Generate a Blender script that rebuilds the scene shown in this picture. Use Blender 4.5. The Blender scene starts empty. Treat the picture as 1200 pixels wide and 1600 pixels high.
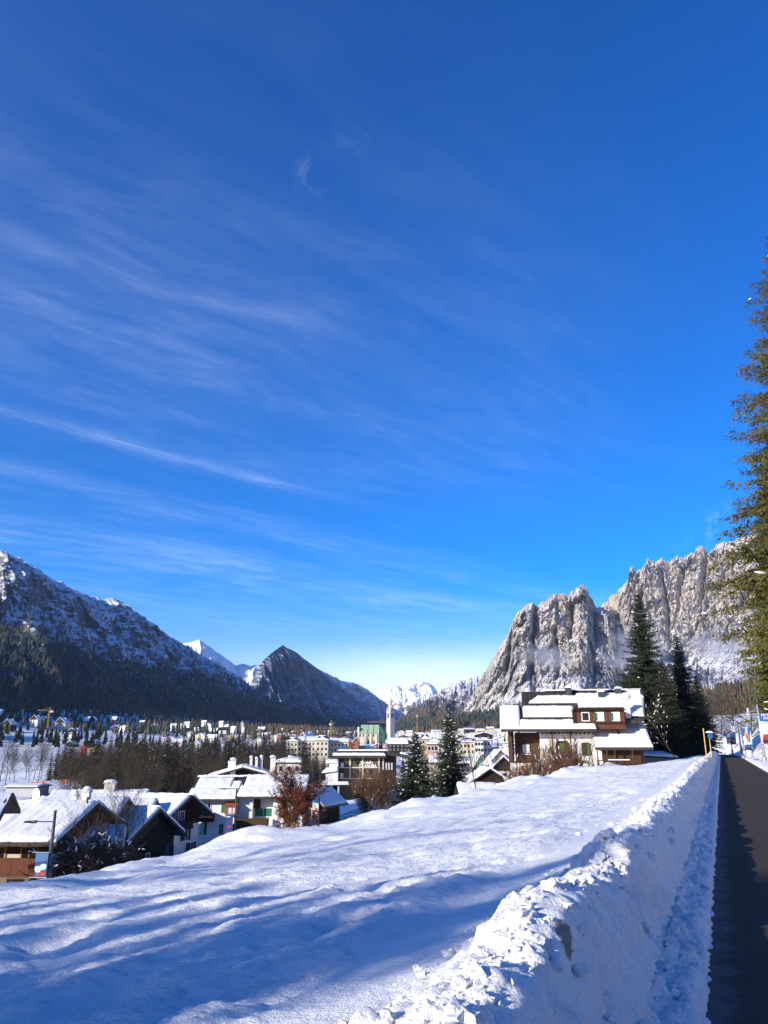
import bpy, math, random
import numpy as np
from math import sin, cos, tan, pi, radians, atan2, sqrt, exp

scene = bpy.context.scene
COL = scene.collection

# ------------------------------------------------------------------ camera
EYE = 1.6
PITCH = radians(16.9)
cam_d = bpy.data.cameras.new('camera')
cam_d.sensor_fit = 'VERTICAL'; cam_d.sensor_height = 36.0; cam_d.lens = 27.0
cam_d.clip_start = 0.05; cam_d.clip_end = 40000
cam = bpy.data.objects.new('camera', cam_d); COL.objects.link(cam)
cam.location = (0, 0, EYE); cam.rotation_euler = (pi/2 + PITCH, 0, 0)
scene.camera = cam

# ------------------------------------------------------------------ light
SUN_EL, SUN_AZ = radians(17.5), radians(232)      # the sun stands behind the camera, to its left
sun_d = bpy.data.lights.new('sun', 'SUN'); sun_d.energy = 5.0; sun_d.angle = radians(0.5)
sun_d.color = (1.0, 0.93, 0.83)
sun = bpy.data.objects.new('sun', sun_d); COL.objects.link(sun)
import mathutils
to_sun = mathutils.Vector((sin(SUN_AZ)*cos(SUN_EL), cos(SUN_AZ)*cos(SUN_EL), sin(SUN_EL)))
sun.rotation_euler = to_sun.to_track_quat('Z', 'Y').to_euler()

scene.view_settings.view_transform = 'Standard'
scene.view_settings.look = 'None'
scene.view_settings.exposure = 0.66
scene.view_settings.gamma = 1.0
scene.cycles.max_bounces = 6
scene.cycles.transparent_max_bounces = 8
scene.cycles.volume_bounces = 1
scene.cycles.volume_step_rate = 2.0

# ------------------------------------------------------------------ node helpers
class NT:
    def __init__(s, tree): s.t = tree; s.n = tree.nodes; s.l = tree.links
    def new(s, k, **kw):
        n = s.n.new(k)
        for a, b in kw.items(): setattr(n, a, b)
        return n
    def put(s, sock, v):
        if isinstance(v, bpy.types.NodeSocket): s.l.new(v, sock)
        elif v is not None:
            if sock.type == 'RGBA' and not hasattr(v, '__len__'): v = (v, v, v, 1)
            if sock.type == 'RGBA' and len(v) == 3: v = (*v, 1)
            sock.default_value = v
    def m(s, op, a, b=None, c=None, clamp=False):
        n = s.new('ShaderNodeMath', operation=op, use_clamp=clamp)
        s.put(n.inputs[0], a); s.put(n.inputs[1], b); s.put(n.inputs[2], c)
        return n.outputs[0]
    def add(s, a, b): return s.m('ADD', a, b)
    def mul(s, a, b): return s.m('MULTIPLY', a, b)
    def ramp(s, v, lo, hi, a=0.0, b=1.0, smooth=True):
        n = s.new('ShaderNodeMapRange'); n.interpolation_type = 'SMOOTHSTEP' if smooth else 'LINEAR'
        s.put(n.inputs[0], v); s.put(n.inputs[1], lo); s.put(n.inputs[2], hi); s.put(n.inputs[3], a); s.put(n.inputs[4], b)
        return n.outputs[0]
    def mix(s, f, a, b, blend='MIX'):
        n = s.new('ShaderNodeMix'); n.data_type = 'RGBA'; n.blend_type = blend
        s.put(n.inputs[0], f); s.put(n.inputs[6], a); s.put(n.inputs[7], b)
        return n.outputs[2]
    def noise(s, vec, scale, detail=4, rough=0.55, dist=0.0, lac=2.0):
        n = s.new('ShaderNodeTexNoise'); n.inputs['Scale'].default_value = scale
        n.inputs['Detail'].default_value = detail; n.inputs['Roughness'].default_value = rough
        n.inputs['Distortion'].default_value = dist; n.inputs['Lacunarity'].default_value = lac
        if vec is not None: s.l.new(vec, n.inputs['Vector'])
        return n.outputs['Fac']
    def voro(s, vec, scale, feature='F1', out='Distance'):
        n = s.new('ShaderNodeTexVoronoi', feature=feature); n.inputs['Scale'].default_value = scale
        if vec is not None: s.l.new(vec, n.inputs['Vector'])
        return n.outputs[out]
    def mapping(s, vec, scale=(1, 1, 1), rot=(0, 0, 0), loc=(0, 0, 0)):
        n = s.new('ShaderNodeMapping'); s.l.new(vec, n.inputs[0])
        n.inputs['Scale'].default_value = scale; n.inputs['Rotation'].default_value = rot; n.inputs['Location'].default_value = loc
        return n.outputs[0]
    def obj(s): return s.new('ShaderNodeTexCoord').outputs['Object']
    def geo(s, o='Position'): return s.new('ShaderNodeNewGeometry').outputs[o]
    def sep(s, v):
        n = s.new('ShaderNodeSeparateXYZ'); s.l.new(v, n.inputs[0]); return n.outputs
    def comb(s, x, y, z):
        n = s.new('ShaderNodeCombineXYZ'); s.put(n.inputs[0], x); s.put(n.inputs[1], y); s.put(n.inputs[2], z); return n.outputs[0]
    def bump(s, h, strength, dist):
        n = s.new('ShaderNodeBump'); n.inputs['Strength'].default_value = strength; n.inputs['Distance'].default_value = dist
        s.l.new(h, n.inputs['Height']); return n.outputs[0]

def material(name):
    m = bpy.data.materials.new(name); m.use_nodes = True
    t = NT(m.node_tree); b = m.node_tree.nodes['Principled BSDF']
    return m, t, b

# ------------------------------------------------------------------ world
world = bpy.data.worlds.new('World'); scene.world = world; world.use_nodes = True
w = NT(world.node_tree); bg = world.node_tree.nodes['Background']
sky = w.new('ShaderNodeTexSky'); sky.sky_type = 'NISHITA'; sky.sun_disc = False
sky.sun_elevation = SUN_EL; sky.sun_rotation = SUN_AZ
sky.altitude = 1300; sky.air_density = 1.0; sky.dust_density = 0.8; sky.ozone_density = 3.0
hsv = w.new('ShaderNodeHueSaturation'); hsv.inputs['Hue'].default_value = .513; hsv.inputs['Saturation'].default_value = 1.52; hsv.inputs['Value'].default_value = 1.0
w.l.new(sky.outputs[0], hsv.inputs['Color'])
tc = w.new('ShaderNodeTexCoord').outputs['Generated']
X, Y, Z = w.sep(tc)[:3]
zc = w.m('MAXIMUM', Z, 0.02)
cx, cy = w.m('DIVIDE', X, zc), w.m('DIVIDE', Y, zc)
along = w.add(w.mul(cx, .74), w.mul(cy, .67)); across = w.add(w.mul(cx, -.67), w.mul(cy, .74))
warp = w.noise(w.comb(w.mul(along, .7), w.mul(across, .7), 3.0), 1.0, 3)
acw = w.add(across, w.mul(w.m('SUBTRACT', warp, .5), .45))
fil = w.noise(w.comb(w.mul(along, .8), w.mul(acw, 2.6), 0.0), 1.5, 8, .64, .15)
fil2 = w.noise(w.comb(w.mul(along, 1.6), w.mul(acw, 5.0), 7.0), 1.8, 6, .6, .8)
def gauss(c, wd, src=None):
    d = w.m('DIVIDE', w.m('SUBTRACT', src or acw, c), wd)
    return w.m('EXPONENT', w.mul(w.mul(d, d), -1.0))
st1 = w.mul(w.mul(gauss(2.42, .05, w.add(across, w.mul(w.m('SUBTRACT', warp, .5), .12))), w.ramp(along, .2, .7)), w.ramp(along, 2.3, 1.3))
st2 = w.mul(gauss(3.9, .42), w.ramp(along, 6.2, 3.6))
st3 = w.mul(gauss(3.05, .22), .55)
veil = w.mul(w.mul(gauss(1.75, .75), w.ramp(along, 3.4, .3)), .65)
lowv = w.mul(gauss(5.2, 1.0), .55)
filc = w.add(.22, w.mul(w.ramp(fil, .34, .78), .78))
fc2 = w.ramp(fil2, .35, .75)
clouds = w.mul(w.add(w.add(st2, st3), w.add(veil, lowv)), w.mul(filc, w.add(.55, w.mul(fc2, .6))))
clouds = w.add(clouds, w.mul(st1, w.add(.2, w.mul(fc2, .5))))
# small puffs high in the blue, and beside the right-hand summit
def puff(px, py, r, k):
    v, u = (px-600)/1200, (800-py)/1200
    d = mathutils.Vector((v, cos(PITCH)-u*sin(PITCH), sin(PITCH)+u*cos(PITCH))).normalized()
    n = w.new('ShaderNodeVectorMath', operation='DISTANCE'); w.l.new(tc, n.inputs[0]); n.inputs[1].default_value = d
    return w.mul(w.ramp(n.outputs['Value'], r, 0.0), k)
pn = w.ramp(w.noise(w.mapping(tc, (1.0, 1.0, .8)), 30, 6, .65, .6), .47, .75)
puffs = None
for a in ((485, 275, .035, .35), (560, 207, .04, .25), (1112, 822, .022, 1.1), (1085, 860, .03, .7), (1135, 812, .03, .6)):
    q = puff(*a); puffs = q if puffs is None else w.add(puffs, q)
clouds = w.add(clouds, w.mul(puffs, pn))
# pale bank low behind the pass
az = w.m('ARCTAN2', X, Y)
bank = w.mul(w.mul(gauss(.05, .17, az), w.ramp(w.add(Z, w.mul(w.m('SUBTRACT', fil2, .5), .04)), .135, .075)), .85)
clouds = w.m('MINIMUM', w.add(w.mul(clouds, .25), bank), 1.0)
tint = w.mix(w.ramp(Z, .02, .72, smooth=False), (1.45, .90, .98, 1), (.10, .84, .97, 1))
skyc = w.mix(1.0, hsv.outputs[0], tint, 'MULTIPLY')
ccol = w.mix(clouds, skyc, (4.6, 5.4, 7.0, 1))
w.l.new(ccol, bg.inputs['Color'])
bg.inputs['Strength'].default_value = 0.15

# ------------------------------------------------------------------ numpy noise
def _h(ix, iy, seed):
    x = (ix.astype(np.int64)*374761393 + iy.astype(np.int64)*668265263 + seed*1442695041) & 0xffffffff
    x = ((x ^ (x >> 13))*1274126177) & 0xffffffff
    x = ((x ^ (x >> 16))*2246822519) & 0xffffffff
    return ((x ^ (x >> 15)) & 0xffffff)/float(0x1000000)
def perlin(x, y, seed=0):
    x = np.asarray(x, float); y = np.asarray(y, float)
    ix, iy = np.floor(x), np.floor(y); fx, fy = x-ix, y-iy
    def g(a, b):
        t = _h(ix+a, iy+b, seed)*2*pi
        return np.cos(t)*(fx-a)+np.sin(t)*(fy-b)
    ux, uy = fx*fx*fx*(fx*(fx*6-15)+10), fy*fy*fy*(fy*(fy*6-15)+10)
    n0 = g(0, 0)*(1-ux)+g(1, 0)*ux; n1 = g(0, 1)*(1-ux)+g(1, 1)*ux
    return (n0*(1-uy)+n1*uy)*1.5
def fbm(x, y, o=5, seed=0, gain=.5, lac=2.03):
    r, a = 0, 1
    for k in range(o):
        r = r+a*perlin(x, y, seed+k*17); x = x*lac+3.1; y = y*lac+1.7; a *= gain
    return r
def ridged(x, y, o=5, seed=0, gain=.5, lac=2.03):
    r, a = 0, 1
    for k in range(o):
        r = r+a*(1-2*np.abs(perlin(x, y, seed+k*17))); x = x*lac+3.1; y = y*lac+1.7; a *= gain
    return r
def facets(x, y, seed=0, tilt=1.0):             # broken planes: each cell its own level and tilt, sharp at the joints
    ix, iy = np.floor(x), np.floor(y); best = np.full(np.shape(x), 99.0); val = np.zeros(np.shape(x))
    for a in (-1, 0, 1):
        for b in (-1, 0, 1):
            hx = _h(ix+a, iy+b, seed); hy = _h(ix+a, iy+b, seed+5)
            dx_, dy_ = x-(ix+a+hx), y-(iy+b+hy); d = dx_*dx_+dy_*dy_
            v = (_h(ix+a, iy+b, seed+9)-.5)+tilt*((_h(ix+a, iy+b, seed+13)-.5)*dx_*2+(_h(ix+a, iy+b, seed+17)-.5)*dy_*2)
            near = d < best; best = np.where(near, d, best); val = np.where(near, v, val)
    return val
def lumps(x, y, seed=0):                       # rounded clods: 1 on top of a clod, 0 between
    ix, iy = np.floor(x), np.floor(y); best = np.full(np.shape(x), 9.0); hh = np.zeros(np.shape(x))
    for a in (-1, 0, 1):
        for b in (-1, 0, 1):
            cx_ = ix+a+_h(ix+a, iy+b, seed); cy_ = iy+b+_h(ix+a, iy+b, seed+5)
            r = .45+.5*_h(ix+a, iy+b, seed+9)
            d = ((x-cx_)**2+(y-cy_)**2)/(r*r)
            hh = np.maximum(hh, np.sqrt(np.maximum(0, 1-d))*r)
    return hh
def smooth(x, a, b):
    t = np.clip((x-a)/(b-a), 0, 1); return t*t*(3-2*t)

# ------------------------------------------------------------------ projection, path frame, terrain
CT, ST = cos(PITCH), sin(PITCH)
def ray(px, py):
    v, u = (px-600)/1200, (800-py)/1200
    return np.array((v, CT-u*ST, ST+u*CT))
def at(px, py, Yd):
    r = ray(px, py); return r*(Yd/r[1])+np.array((0, 0, EYE))
def x_at(px, Yd, z): return (px-600)/1200*(Yd*CT+(z-EYE)*ST)
def project(x, y, z):
    d = y*CT+(z-EYE)*ST; return 600+1200*x/d, 800-1200*(-y*ST+(z-EYE)*CT)/d
AL = math.atan(.42); SA, CA = sin(AL), cos(AL)
def to_p(x, y): return (x+.3)*CA-y*SA
_fp = np.array([-4000, -2500, -1500, -1100, -878, -700, -483, -300, -231, -150, -119, -83, -55, -42, -20, -15, -12, 8, 12, 16, 60, 300, 1000, 2500, 5000.])
_fz = np.array([420, 330, 120, 36, -4, -14, -20, -15, -11, -14.5, -15, -15, -11, -8, -5.2, -4.6, -4, -1.5, 2.6, 4.6, 9, 40, 150, 500, 900.])
def terrain(x, y):
    p = to_p(x, 1250-350*np.log1p(np.exp(-(np.asarray(y, float)-1250)/350)))
    z = np.interp(p, _fp, _fz)
    yy = np.clip(y, -500, 9000)
    z = z+np.where(yy > 450, .033*(np.minimum(yy, 1800)-450), 0)*smooth(p, 600, 100)
    z = z+.016*np.maximum(0, yy-1800)*smooth(p, 600, 100)
    n = fbm(np.asarray(x)*.012, np.asarray(y)*.012, 4, 3)*2.0*smooth(np.abs(y), 150, 500)
    n = n+fbm(np.asarray(x)*.15, np.asarray(y)*.15, 3, 4)*.25
    return z+n
def ter(x, y): return float(terrain(np.array(x, float), np.array(y, float)))

# ------------------------------------------------------------------ object helpers
def link(o, parent=None):
    COL.objects.link(o)
    if parent is not None: o.parent = parent
    return o
def tag(o, label=None, cat=None, group=None, kind=None):
    for k, v in (('label', label), ('category', cat), ('group', group), ('kind', kind)):
        if v: o[k] = v
    return o
def grid_mesh(name, P, mat, parent=None, smooth_=True, attrs=None):
    nu, nv = P.shape[:2]
    me = bpy.data.meshes.new(name)
    me.vertices.add(nu*nv); me.vertices.foreach_set('co', P.reshape(-1, 3).astype(np.float32).ravel())
    i = np.arange(nu*nv).reshape(nu, nv)
    q = np.stack([i[:-1, :-1], i[1:, :-1], i[1:, 1:], i[:-1, 1:]], -1).reshape(-1, 4)
    return _finish(me, name, q, mat, parent, smooth_, attrs)
def _finish(me, name, q, mat, parent, smooth_, attrs):
    k = q.shape[1]
    me.loops.add(q.size); me.loops.foreach_set('vertex_index', q.astype(np.int32).ravel())
    me.polygons.add(len(q)); me.polygons.foreach_set('loop_start', np.arange(0, q.size, k, dtype=np.int32))
    me.polygons.foreach_set('use_smooth', np.full(len(q), smooth_))
    for an, av in (attrs or {}).items():
        a = me.attributes.new(an, 'FLOAT', 'POINT'); a.data.foreach_set('value', av.astype(np.float32).ravel())
    me.update(calc_edges=True); me.validate()
    if mat: me.materials.append(mat)
    return link(bpy.data.objects.new(name, me), parent)
def tri_mesh(name, V, F, mat, parent=None, smooth_=False, attrs=None):
    me = bpy.data.meshes.new(name)
    me.vertices.add(len(V)); me.vertices.foreach_set('co', np.asarray(V, np.float32).ravel())
    return _finish(me, name, np.asarray(F), mat, parent, smooth_, attrs)

class MB:
    """collects simple solids; build() links them as ONE mesh object"""
    def __init__(s): s.v = []; s.f = []
    def _add(s, vs, fs):
        n = len(s.v); s.v += [tuple(a) for a in vs]; s.f += [tuple(i+n for i in f) for f in fs]; return s
    def box(s, x0, x1, y0, y1, z0, z1):
        return s._add([(x0, y0, z0), (x1, y0, z0), (x1, y1, z0), (x0, y1, z0), (x0, y0, z1), (x1, y0, z1), (x1, y1, z1), (x0, y1, z1)],
                      [(0, 3, 2, 1), (4, 5, 6, 7), (0, 1, 5, 4), (1, 2, 6, 5), (2, 3, 7, 6), (3, 0, 4, 7)])
    def hexa(s, b, t):                            # 4 bottom corners, 4 top corners
        return s._add(list(b)+list(t), [(0, 3, 2, 1), (4, 5, 6, 7), (0, 1, 5, 4), (1, 2, 6, 5), (2, 3, 7, 6), (3, 0, 4, 7)])
    def slab(s, quad, t):                         # a quad thickened upwards
        b = [tuple(a) for a in quad]; return s.hexa(b, [(x, y, z+t) for x, y, z in b])
    def prism(s, poly, ax, a0, a1):               # polygon in the two other axes, swept along ax
        def mk(u, v, a): return {'x': (a, u, v), 'y': (u, a, v), 'z': (u, v, a)}[ax]
        n = len(poly); vs = [mk(u, v, a0) for u, v in poly]+[mk(u, v, a1) for u, v in poly]
        fs = [tuple(range(n))[::-1], tuple(range(n, 2*n))]+[(i, (i+1) % n, n+(i+1) % n, n+i) for i in range(n)]
        return s._add(vs, fs)
    def tube(s, pts, radii, n=6, cap=True):
        pts = [mathutils.Vector(p) for p in pts]; rings = []
        if not hasattr(radii, '__len__'): radii = [radii]*len(pts)
        for i, p in enumerate(pts):
            d = (pts[min(i+1, len(pts)-1)]-pts[max(i-1, 0)]).normalized()
            a = d.orthogonal().normalized() if abs(d.z) > .95 else d.cross(mathutils.Vector((0, 0, 1))).normalized()
            b = d.cross(a)
            rings.append([p+(a*cos(2*pi*k/n)+b*sin(2*pi*k/n))*radii[i] for k in range(n)])
        vs = [v for r in rings for v in r]; fs = []
        for i in range(len(pts)-1):
            for k in range(n): fs.append((i*n+k, i*n+(k+1) % n, (i+1)*n+(k+1) % n, (i+1)*n+k))
        if cap: fs += [tuple(range(n))[::-1], tuple(range((len(pts)-1)*n, len(pts)*n))]
        return s._add(vs, fs)
    def lathe(s, prof, c=(0, 0, 0), n=16, arc=None):
        vs, fs = [], []
        for r, z in prof: vs += [(c[0]+r*cos(2*pi*k/n), c[1]+r*sin(2*pi*k/n), c[2]+z) for k in range(n)]
        for i in range(len(prof)-1):
            for k in range(n): fs.append((i*n+k, i*n+(k+1) % n, (i+1)*n+(k+1) % n, (i+1)*n+k))
        fs += [tuple(range(n))[::-1], tuple(range((len(prof)-1)*n, len(prof)*n))]
        return s._add(vs, fs)
    def build(s, name, mat, parent=None, smooth_=False):
        me = bpy.data.meshes.new(name); me.from_pydata(s.v, [], s.f)
        me.update()
        if smooth_: me.polygons.foreach_set('use_smooth', [True]*len(me.polygons))
        if mat: me.materials.append(mat)
        import bmesh
        bm = bmesh.new(); bm.from_mesh(me); bmesh.ops.recalc_face_normals(bm, faces=bm.faces); bm.to_mesh(me); bm.free()
        return link(bpy.data.objects.new(name, me), parent)
def empty(name, loc, rz=0, label=None, cat=None, group=None):
    o = bpy.data.objects.new(name, None); o.location = loc; o.rotation_euler = (0, 0, rz); o.empty_display_size = .5
    link(o); return tag(o, label, cat, group)

# ------------------------------------------------------------------ materials
def mat_snow(name, scale=1.0, dirt=0.0, bump=.5, fine=True, col=(.84, .84, .835)):
    m, t, b = material(name)
    p = t.geo()
    n1 = t.noise(p, 7*scale, 6, .65); n2 = t.noise(p, 60*scale, 3, .6)
    c = t.mix(n1, tuple(c*.93 for c in col), col)
    if dirt:
        d = t.ramp(t.noise(p, 1.7*scale, 6, .7), .70, .80)
        c = t.mix(t.mul(d, dirt), c, (.16, .13, .085, 1))
    t.put(b.inputs['Base Color'], c)
    b.inputs['Roughness'].default_value = .62
    b.inputs['Specular IOR Level'].default_value = .25
    h = t.add(n1, t.mul(n2, .35 if fine else 0))
    t.l.new(t.bump(h, bump, .04/scale), b.inputs['Normal'])
    return m
def mat_plain(name, col, rough=.7, metal=0.0, var=.15, scale=3.0, bump=0.0, spec=.4):
    m, t, b = material(name)
    n = t.noise(t.obj(), scale, 5, .6)
    t.put(b.inputs['Base Color'], t.mix(n, tuple(c*(1-var) for c in col), tuple(min(1, c*(1+var)) for c in col)))
    b.inputs['Roughness'].default_value = rough; b.inputs['Metallic'].default_value = metal
    b.inputs['Specular IOR Level'].default_value = spec
    if bump: t.l.new(t.bump(n, bump, .02), b.inputs['Normal'])
    return m
def mat_wood(name, c1, c2, plank=.16, axis='z', rough=.75):
    m, t, b = material(name)
    o = t.obj(); x, y, z = t.sep(o)[:3]
    run = {'z': z, 'x': x, 'y': y}[axis]
    k = t.m('FLOOR', t.m('DIVIDE', run, plank))
    wn = t.new('ShaderNodeTexWhiteNoise', noise_dimensions='1D'); t.l.new(k, wn.inputs['W'])
    fr = t.m('FRACT', t.m('DIVIDE', run, plank))
    gap = t.ramp(t.m('ABSOLUTE', t.m('SUBTRACT', fr, .5)), .40, .49)
    sc = {'z': (1, 1, 12), 'x': (12, 12, 1), 'y': (12, 12, 1)}[axis]
    g = t.noise(t.mapping(o, sc), 1.5, 5, .6)
    c = t.mix(t.m('MULTIPLY', t.add(wn.outputs[0], g), .5), c1, c2)
    t.put(b.inputs['Base Color'], t.mix(t.mul(gap, .75), c, tuple(v*.25 for v in c1)))
    b.inputs['Roughness'].default_value = rough; b.inputs['Specular IOR Level'].default_value = .2
    t.l.new(t.bump(t.m('SUBTRACT', 1.0, gap), .6, .02), b.inputs['Normal'])
    return m
M = {}
M['snow'] = mat_snow('snow', 1.0, .0, .5)
M['roof_snow'] = mat_snow('roof_snow', .6, .0, .7, col=(.80, .80, .80))
M['tree_snow'] = mat_snow('tree_snow', 1.5, 0, .3)
# ================================================================== THE SETTING
# ---- near snow: the field, the ploughed bank and the path verge, in path coordinates (s along, p across)
_ss = np.linspace(-60, 420, 4801)
_hd = AL-radians(34)*smooth(_ss, 128, 215)
_cx = np.cumsum(np.sin(_hd))*(_ss[1]-_ss[0]); _cy = np.cumsum(np.cos(_hd))*(_ss[1]-_ss[0])
_i0 = np.argmin(np.abs(_ss)); _cx += -.3-_cx[_i0]; _cy -= _cy[_i0]
def path_xy(s, p):
    h = np.interp(s, _ss, _hd)
    return np.interp(s, _ss, _cx)+np.cos(h)*p, np.interp(s, _ss, _cy)-np.sin(h)*p
prof = np.array([(-26, -8.5), (-20, -6.8), (-16.5, -4.2), (-14.6, -2.1), (-13.4, -1.3), (-12.6, -1.1), (-10, -.78), (-6, -.22), (-3.2, .06), (-2.2, .2),
                 (-1.6, .31), (-1.25, .37), (-1.05, .46), (-.9, .60), (-.76, .70), (-.63, .715), (-.54, .64), (-.46, .47), (-.39, .28), (-.33, .14), (-.2, .075), (-.05, .05),
                 (.05, -.04), (.5, -.05), (2.3, -.05), (2.7, -.03), (2.8, .12), (3.1, .2), (3.9, .24), (5.0, .7), (6.6, 1.9), (8.4, 3.1), (12, 4.0), (18, 4.2)])
def prof_samples():
    out = []
    def seg(a, b, d0, d1):
        x = a
        while x < b:
            out.append(x); f = (x-a)/(b-a); x += d0+(d1-d0)*f
    seg(-26, -14.5, .8, .22); seg(-14.5, -9, .12, .12); seg(-9, -3, .11, .05); seg(-3, -1.5, .04, .022); seg(-1.5, .0, .018, .016); seg(.0, .12, .03, .04)
    seg(.12, 2.6, .3, .3); seg(2.6, 4, .07, .1); seg(4, 9, .2, .3); seg(9, 18, .6, 1.0); out.append(18)
    return np.array(out)
pc = prof_samples()
kern = np.array([1, 2, 3, 2, 1.])/9
zz = np.interp(pc, prof[:, 0], prof[:, 1])
dz = np.gradient(zz, pc); nrm = np.stack([-dz, np.ones_like(dz)], 1); nrm /= np.linalg.norm(nrm, axis=1)[:, None]
arc = np.concatenate([[0], np.cumsum(np.hypot(np.diff(pc), np.diff(zz)))])
s1 = np.linspace(-40, 1.0, 40)[:-1]
s2 = [1.0]
while s2[-1] < 260: s2.append(s2[-1]+max(.02, min(s2[-1]*.0062, 1.5)))
sv = np.concatenate([s1, s2])
S, A = np.meshgrid(sv, arc, indexing='ij'); _, PC = np.meshgrid(sv, pc, indexing='ij')
bankw = smooth(PC, -1.7, -.95)*smooth(PC, .02, -.12)
crestw = smooth(PC, -1.4, -.95)*smooth(PC, -.45, -.75)
facew = smooth(PC, -.75, -.5)*smooth(PC, -.3, -.4)
fieldw = smooth(PC, -1.6, -2.6)
D = 0.0
amp = .75+.5*fbm(S*.35, A*.0+2, 3, 41)
topw = .95+.4*smooth(PC, -.55, -.8)
wS, wA = S+fbm(S*2, A*2, 2, 15)*.12, A+fbm(S*2, A*2, 2, 16)*.12
D = D+bankw*amp*((lumps(wS*2.6, wA*3.4, 1)-.35)*.075*topw+(lumps(wS*6+9, wA*6.5, 2)-.35)*.06*topw+(lumps(wS*13, wA*13+4, 3)-.35)*.034*topw+(lumps(wS*27, wA*27, 4)-.3)*.014+fbm(S*1.1, A*1.4, 3, 11)*.045+fbm(S*6, A*7, 4, 13, .6)*.016)
D = D+crestw*(fbm(S*.55, A*.4, 3, 12)*.07+smooth(S, 12, 40)*np.maximum(-.1, fbm(S*.8, A*.3, 3, 14))*.20)
D = D-facew*.03*ridged(S*.8, A*6, 3, 19)*.5
# apron debris at the foot of the bank
apr = smooth(PC, -.45, -.35)*smooth(PC, .02, -.05)
D = D+apr*((lumps(S*9, A*9+1, 6)-.3)*.035*(.6+lumps(S*1.3, A*1.3, 7))+fbm(S*14, A*14, 3, 8)*.008)
D = D+smooth(PC, -.14, -.02)*smooth(PC, .22, .06)*(fbm(S*5, A*9, 4, 18, .6)*.030+.006)
# the field: drifts, grain, hummocks near the far edge
D = D+fieldw*(fbm(S*.5, A*.55, 3, 21)*.024+fbm(S*.16, A*.2, 2, 22)*.10+fbm(S*2.6, A*2.2, 4, 23, .65)*.017+np.maximum(0, fbm(S*1.1+7, A*1.3, 3, 27)-.15)*.055-smooth(lumps(S*1.7, A*1.7, 28), .55, .9)*smooth(fbm(S*.25, A*.25, 2, 29), 0, .35)*.07)
D = D+fieldw*smooth(S, 40, 10)*(fbm(S*9, A*8, 4, 24, .75)*.018)
D = D+smooth(PC, -1.9, -2.4)*smooth(PC, -5.5, -3)*(lumps(S*1.5, A*1.5, 31)*lumps(S*.35, A*.35, 33))*.16
edge = smooth(PC, -8.5, -11.5)*smooth(PC, -16, -13.6)
D = D+edge*(np.maximum(0, fbm(S*.16, A*.22, 3, 51)+.0)*(.28+.30*smooth(S, 24, 40))+fbm(S*.6, A*.5, 3, 52)*.07)+edge*smooth(S, 30, 60)*.2
# right-hand verge
rw = smooth(PC, 2.72, 2.9)
D = D+rw*(fbm(S*1.5, A*1.5, 4, 61)*.09+fbm(S*.3, A*.4, 3, 62)*.12)
XX, YY = path_xy(S, PC+nrm[None, :, 0]*D)
ZZ = zz[None, :]+nrm[None, :, 1]*D
ragged = smooth(PC, -.16, .0)*smooth(PC, .3, .1)
def bump_at(px, py, Yd, r, h, e=1.0):
    """a rounded heap (or hollow) in the field where the photograph has one"""
    global ZZ
    q = at(px, py, Yd); dx, dy = XX-q[0], YY-q[1]
    ca_, sa_ = cos(.8), sin(.8)
    a, b_ = dx*ca_+dy*sa_, (-dx*sa_+dy*ca_)*e
    ZZ = ZZ+h*np.exp(-(a*a+b_*b_)/(r*r))*smooth(PC, -.9, -1.6)
for a in ((370, 1310, 22.5, 1.0, .28), (400, 1318, 23.5, .8, .12), (318, 1330, 20, .8, .12), (452, 1300, 26, 1.1, .2), (200, 1352, 17, .8, .12),
          (745, 1235, 40, 2.0, .32), (690, 1262, 33, 1.8, .2), (830, 1225, 50, 2.6, .4), (620, 1275, 29, 1.6, .22), (935, 1205, 70, 3, .5), (900, 1212, 62, 2.2, .35)): bump_at(*a)
_bump = bump_at
def bump_at(px, py, Yd, r, h, e=1.0): _bump(px, py, Yd, r, h*1.15, e)
# footprints and hollows on the left
rs = random.Random(5)
for a in ((75, 1455, 8.9, .30, -.16), (100, 1440, 9.3, .2, .07), (60, 1475, 8.3, .22, -.12), (110, 1475, 8.4, .25, -.09), (135, 1418, 10.5, .25, -.1), (150, 1432, 9.8, .3, -.1),
          (205, 1412, 11, .3, -.08), (255, 1412, 11, .25, -.06), (295, 1500, 7.4, .3, -.06), (495, 1420, 9.4, .35, .07), (525, 1430, 9.0, .2, -.06), (95, 1496, 7.8, .3, -.07), (570, 1480, 7.1, .3, .05),
          (250, 1320, 16, .5, .1), (330, 1500, 7.2, .5, .05)): bump_at(*a)
_q = at(575, 1595, 3.6); ZZ += .22*np.exp(-((XX-_q[0])**2+(YY-_q[1])**2)/(.13**2))*smooth(PC, -1.0, -1.3)
NEAR = (sv, pc, ZZ)
def ground_near(s, p):
    i = int(np.searchsorted(sv, s)); j = int(np.searchsorted(pc, p)); return float(ZZ[min(i, len(sv)-1), min(j, len(pc)-1)])

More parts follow.
